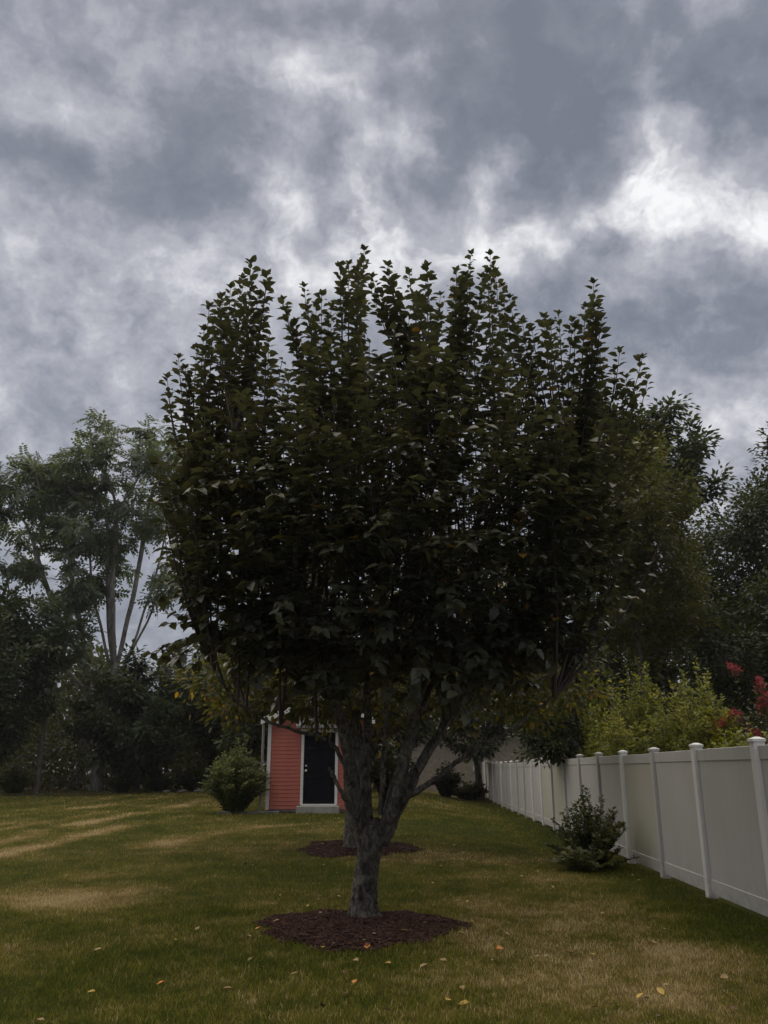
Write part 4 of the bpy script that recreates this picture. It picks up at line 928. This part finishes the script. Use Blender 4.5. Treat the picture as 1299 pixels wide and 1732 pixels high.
# soil bed under the far trees, with edging stones
X = np.linspace(-40, -5.5, 60); ye = 36.3 + .035 * (X + 12) ** 2 * .15 + .5 * np.sin(X * .6) + np.where(X > -12, (X + 12) * .28, 0)
V = [(x, y_, float(hgt(x, y_)) + .02) for x, y_ in zip(X, ye)] + [(x, y_ + 6, float(hgt(x, y_ + 6)) + .03) for x, y_ in zip(X, ye)] + [(x, 60, float(hgt(x, 60)) + .03) for x in X]
mb = MB(); mb.add(V, [(i, i + 1, 61 + i, 60 + i) for i in range(59)] + [(60 + i, 61 + i, 121 + i, 120 + i) for i in range(59)])
tag(mb.obj('woodland_bed', MAT['bed']), 'dark leaf litter bed below the far trees', kind='structure')
def rock_mesh(seed):
    r = np.random.default_rng(seed); seg, rg_ = 8, 5; V = [(0, 0, .5)]; F = []
    for i in range(1, rg_):
        th = math.pi * i / rg_
        for k in range(seg):
            q = .5 * (1 + .3 * (r.random() - .5)); V.append((q * math.sin(th) * math.cos(6.283 * k / seg), q * math.sin(th) * math.sin(6.283 * k / seg), q * math.cos(th)))
    V.append((0, 0, -.5)); e = len(V) - 1
    F += [(0, 1 + k, 1 + (k + 1) % seg) for k in range(seg)] + [(e, e - seg + (k + 1) % seg, e - seg + k) for k in range(seg)]
    for i in range(rg_ - 2):
        for k in range(seg): p = 1 + i * seg; F.append((p + k, p + seg + k, p + seg + (k + 1) % seg, p + (k + 1) % seg))
    m_ = MB(); m_.add(V, F); return m_.mesh('edging_stone', MAT['rock'])
rms = [rock_mesh(s) for s in range(3)]
for i, x in enumerate(np.arange(-9.3, -6.9, .62)):
    y_ = float(np.interp(x, X, ye)); o = link('edging_stone', rms[i % 3], None, (x, y_ - .05, G(x, y_) + .04), rw.uniform(0, 6)); o.scale = (.5, .3, .13)
    tag(o, 'grey edging stone in the row along the far bed', 'stone', 'edging stones of the far bed')
mb = MB(); b0 = np.array([-18.35, 37.6, G(-18.3, 37.6)]); tube(mb, spline([(-18.35, 37.6, b0[2] - .1), (-18.5, 37.6, b0[2] + .6), (-18.85, 37.7, b0[2] + 1.6), (-19.0, 37.7, b0[2] + 2.6), (-19.3, 37.8, b0[2] + 4.2)], 14), np.linspace(.11, .05, 14), 8, .1)
o = mb.obj('birch_stem', MAT['birch'], None, True, off=b0); o.location = b0; tag(o, 'thin leaning white stem at the photo edge by the wood', 'tree')

# ================================================================== tan house beyond the far end of the fence
hx0, hx1, hy, hz = 1.6, 10.5, 52.0, G(3, 52)
house = thing('tan_house', 'tan masonry house wall with a small window behind the fence end', 'house', (3, hy, hz)); h0 = np.array([3, hy, hz])
wx0, wx1, wz0, wz1 = 5.35, 6.05, hz + 1.2, hz + 2.5
mb = MB()
for (x0, x1, z0, z1) in ((hx0, wx0, hz - .3, hz + 3.6), (wx1, hx1, hz - .3, hz + 3.6), (wx0, wx1, hz - .3, wz0), (wx0, wx1, wz1, hz + 3.6)): mb.box(x0, x1, hy, hy + .25, z0, z1)
mb.box(hx0, hx0 + .25, hy + .26, hy + 7, hz - .3, hz + 3.6); mb.obj('wall', MAT['brick'], house, off=h0)
win = MB(); win.box(wx0, wx1, hy + .10, hy + .13, wz0, wz1); win = win.obj('window', MAT['glass'], house, off=h0)
for (x0, x1, z0, z1) in ((wx0, wx0 + .07, wz0, wz1), (wx1 - .07, wx1, wz0, wz1), (wx0 + .07, wx1 - .07, wz1 - .07, wz1), (wx0 + .07, wx1 - .07, (wz0 + wz1) / 2 - .025, (wz0 + wz1) / 2 + .025)):
    mb = MB(); mb.box(x0, x1, hy + .04, hy + .095, z0, z1); mb.obj('window_frame', MAT['white'], win, off=h0)
mb = MB(); mb.box(wx0 - .08, wx1 + .08, hy - .06, hy + .09, wz0 - .09, wz0 - .004); mb.obj('window_sill', MAT['stone'], win, off=h0)
mb = MB(); mb.add([(hx0 - .5, hy - .5, hz + 3.55), (hx1 + .5, hy - .5, hz + 3.55), (hx1 + .5, hy + 4, hz + 5.8), (hx0 - .5, hy + 4, hz + 5.8), (hx0 - .5, hy + 8, hz + 3.55), (hx1 + .5, hy + 8, hz + 3.55)], [(0, 1, 2, 3), (3, 2, 5, 4), (0, 4, 5, 1), (0, 3, 4), (1, 5, 2)])
mb.obj('roof', MAT['shingle'], house, off=h0)

# ================================================================== fallen leaves
rf = np.random.default_rng(140)
fl_me = {}
for kk in ('f_tan', 'f_yel', 'f_ora', 'f_bro'):
    fl_me[kk] = []
    for v in range(3):
        T = make_leaf(.27 + .03 * v, (-.12, .10, .25)[v], (.16, .06, .12)[v], (-.05, .02, .22)[v]); fl_me[kk].append(np_mesh('fallen_leaf', T[0], [np.array(T[1]), np.array(T[2])], MAT[kk]))
def fallen(x, y, k, s, lab=None, lift=.026):
    o = link('fallen_leaf', fl_me[k][rf.integers(3)], None, (x, y, G(x, y) + lift), 0)
    o.rotation_euler = (rf.normal(0, .25), rf.normal(0, .2), rf.uniform(0, 6.28)); o.scale = (s, s, s)
    col_ = {'f_tan': 'dry tan leaf', 'f_yel': 'yellow leaf', 'f_ora': 'orange leaf', 'f_bro': 'dark brown curled leaf'}[k]
    if in_ring(x, y, *RINGS[0], 1.0): wh = 'lying on the front mulch bed'
    elif in_ring(x, y, *RINGS[1], 1.0): wh = 'lying on the farther mulch bed'
    elif x > FX0 + FSL * y - 1.3: wh = 'on the grass close to the white fence'
    elif y > 11: wh = 'on the grass beyond the front tree'
    elif y < 7.8: wh = 'on the grass in front of the mulch bed'
    elif x < -1.2: wh = 'on the grass left of the front mulch bed'
    else: wh = 'on the brownish grass right of the front mulch bed'
    tag(o, lab or col_ + ' ' + wh, 'leaf', 'fallen leaves on the lawn')
def gpt(px, py):
    d = ray(px, py); t = -EYE / d[2]; return d[0] * t, d[1] * t
for px, py, k, lb in [(626, 1606, 'f_ora', 'bright orange leaf on the front edge of the mulch bed'), (432, 1577, 'f_ora', None), (425, 1590, 'f_tan', None), (458, 1601, 'f_yel', 'yellow leaf on the grass by the near left mulch edge'), (545, 1611, 'f_yel', None), (600, 1664, 'f_ora', 'pinkish orange leaf standing alone in the front grass'), (651, 1634, 'f_yel', None), (710, 1643, 'f_tan', None),
                      (650, 1600, 'f_tan', None), (344, 1536, 'f_yel', None), (335, 1573, 'f_tan', None), (172, 1609, 'f_tan', None), (280, 1664, 'f_ora', None), (840, 1610, 'f_ora', None), (1124, 1688, 'f_yel', None), (1287, 1657, 'f_ora', None), (936, 1507, 'f_tan', None), (1111, 1648, 'f_tan', None), (598, 1570, 'f_yel', None), (806, 1563, 'f_yel', None), (775, 1580, 'f_tan', None), (500, 1550, 'f_tan', None), (660, 1720, 'f_tan', None), (1233, 1657, 'f_tan', None), (852, 1582, 'f_tan', None)]:
    x, y = gpt(px, py); fallen(x, y, k, rf.uniform(.065, .088), lb, .045 if in_ring(x, y, *RINGS[0], 1.0) else .026)
cnt = 0
while cnt < 150:
    y = 5.9 + rf.random() ** 1.3 * 13; x = rf.normal(.5, 2.0)
    if x > FX0 + FSL * y - .4 or abs(x) > .48 * y: continue
    if x < -1.5 and rf.random() < .6: continue
    k = rf.choice(['f_tan', 'f_yel', 'f_bro', 'f_ora'], p=[.56, .17, .23, .04]); ring = in_ring(x, y, *RINGS[0], 1.0) or in_ring(x, y, *RINGS[1], 1.0)
    fallen(x, y, k, rf.uniform(.045, .08), None, .07 if ring else .024); cnt += 1

# ================================================================== thin volume added to lift the darks, in place of lens veil
hz_me = MB(); hz_me.box(-190, 190, -70, 210, -1.2, 21.5)
hm = bpy.data.materials.new('haze'); hm.use_nodes = True; hn = hm.node_tree; hn.nodes.clear()
pv = hn.nodes.new('ShaderNodeVolumePrincipled'); pv.inputs['Color'].default_value = (.95, .96, 1, 1); pv.inputs['Density'].default_value = VEIL; pv.inputs['Anisotropy'].default_value = .35
ho = hn.nodes.new('ShaderNodeOutputMaterial'); hn.links.new(pv.outputs[0], ho.inputs['Volume'])
tag(hz_me.obj('haze', hm), 'thin added volume lifting the darks like lens veil', 'haze', kind='stuff')
print('tris', sum(sum(len(p.vertices) - 2 for p in o.data.polygons) for o in bpy.data.objects if o.type == 'MESH' and len(o.data.polygons) > 3000), len(bpy.data.objects), 'main leaves', len(LT), 'blades', len(bx))
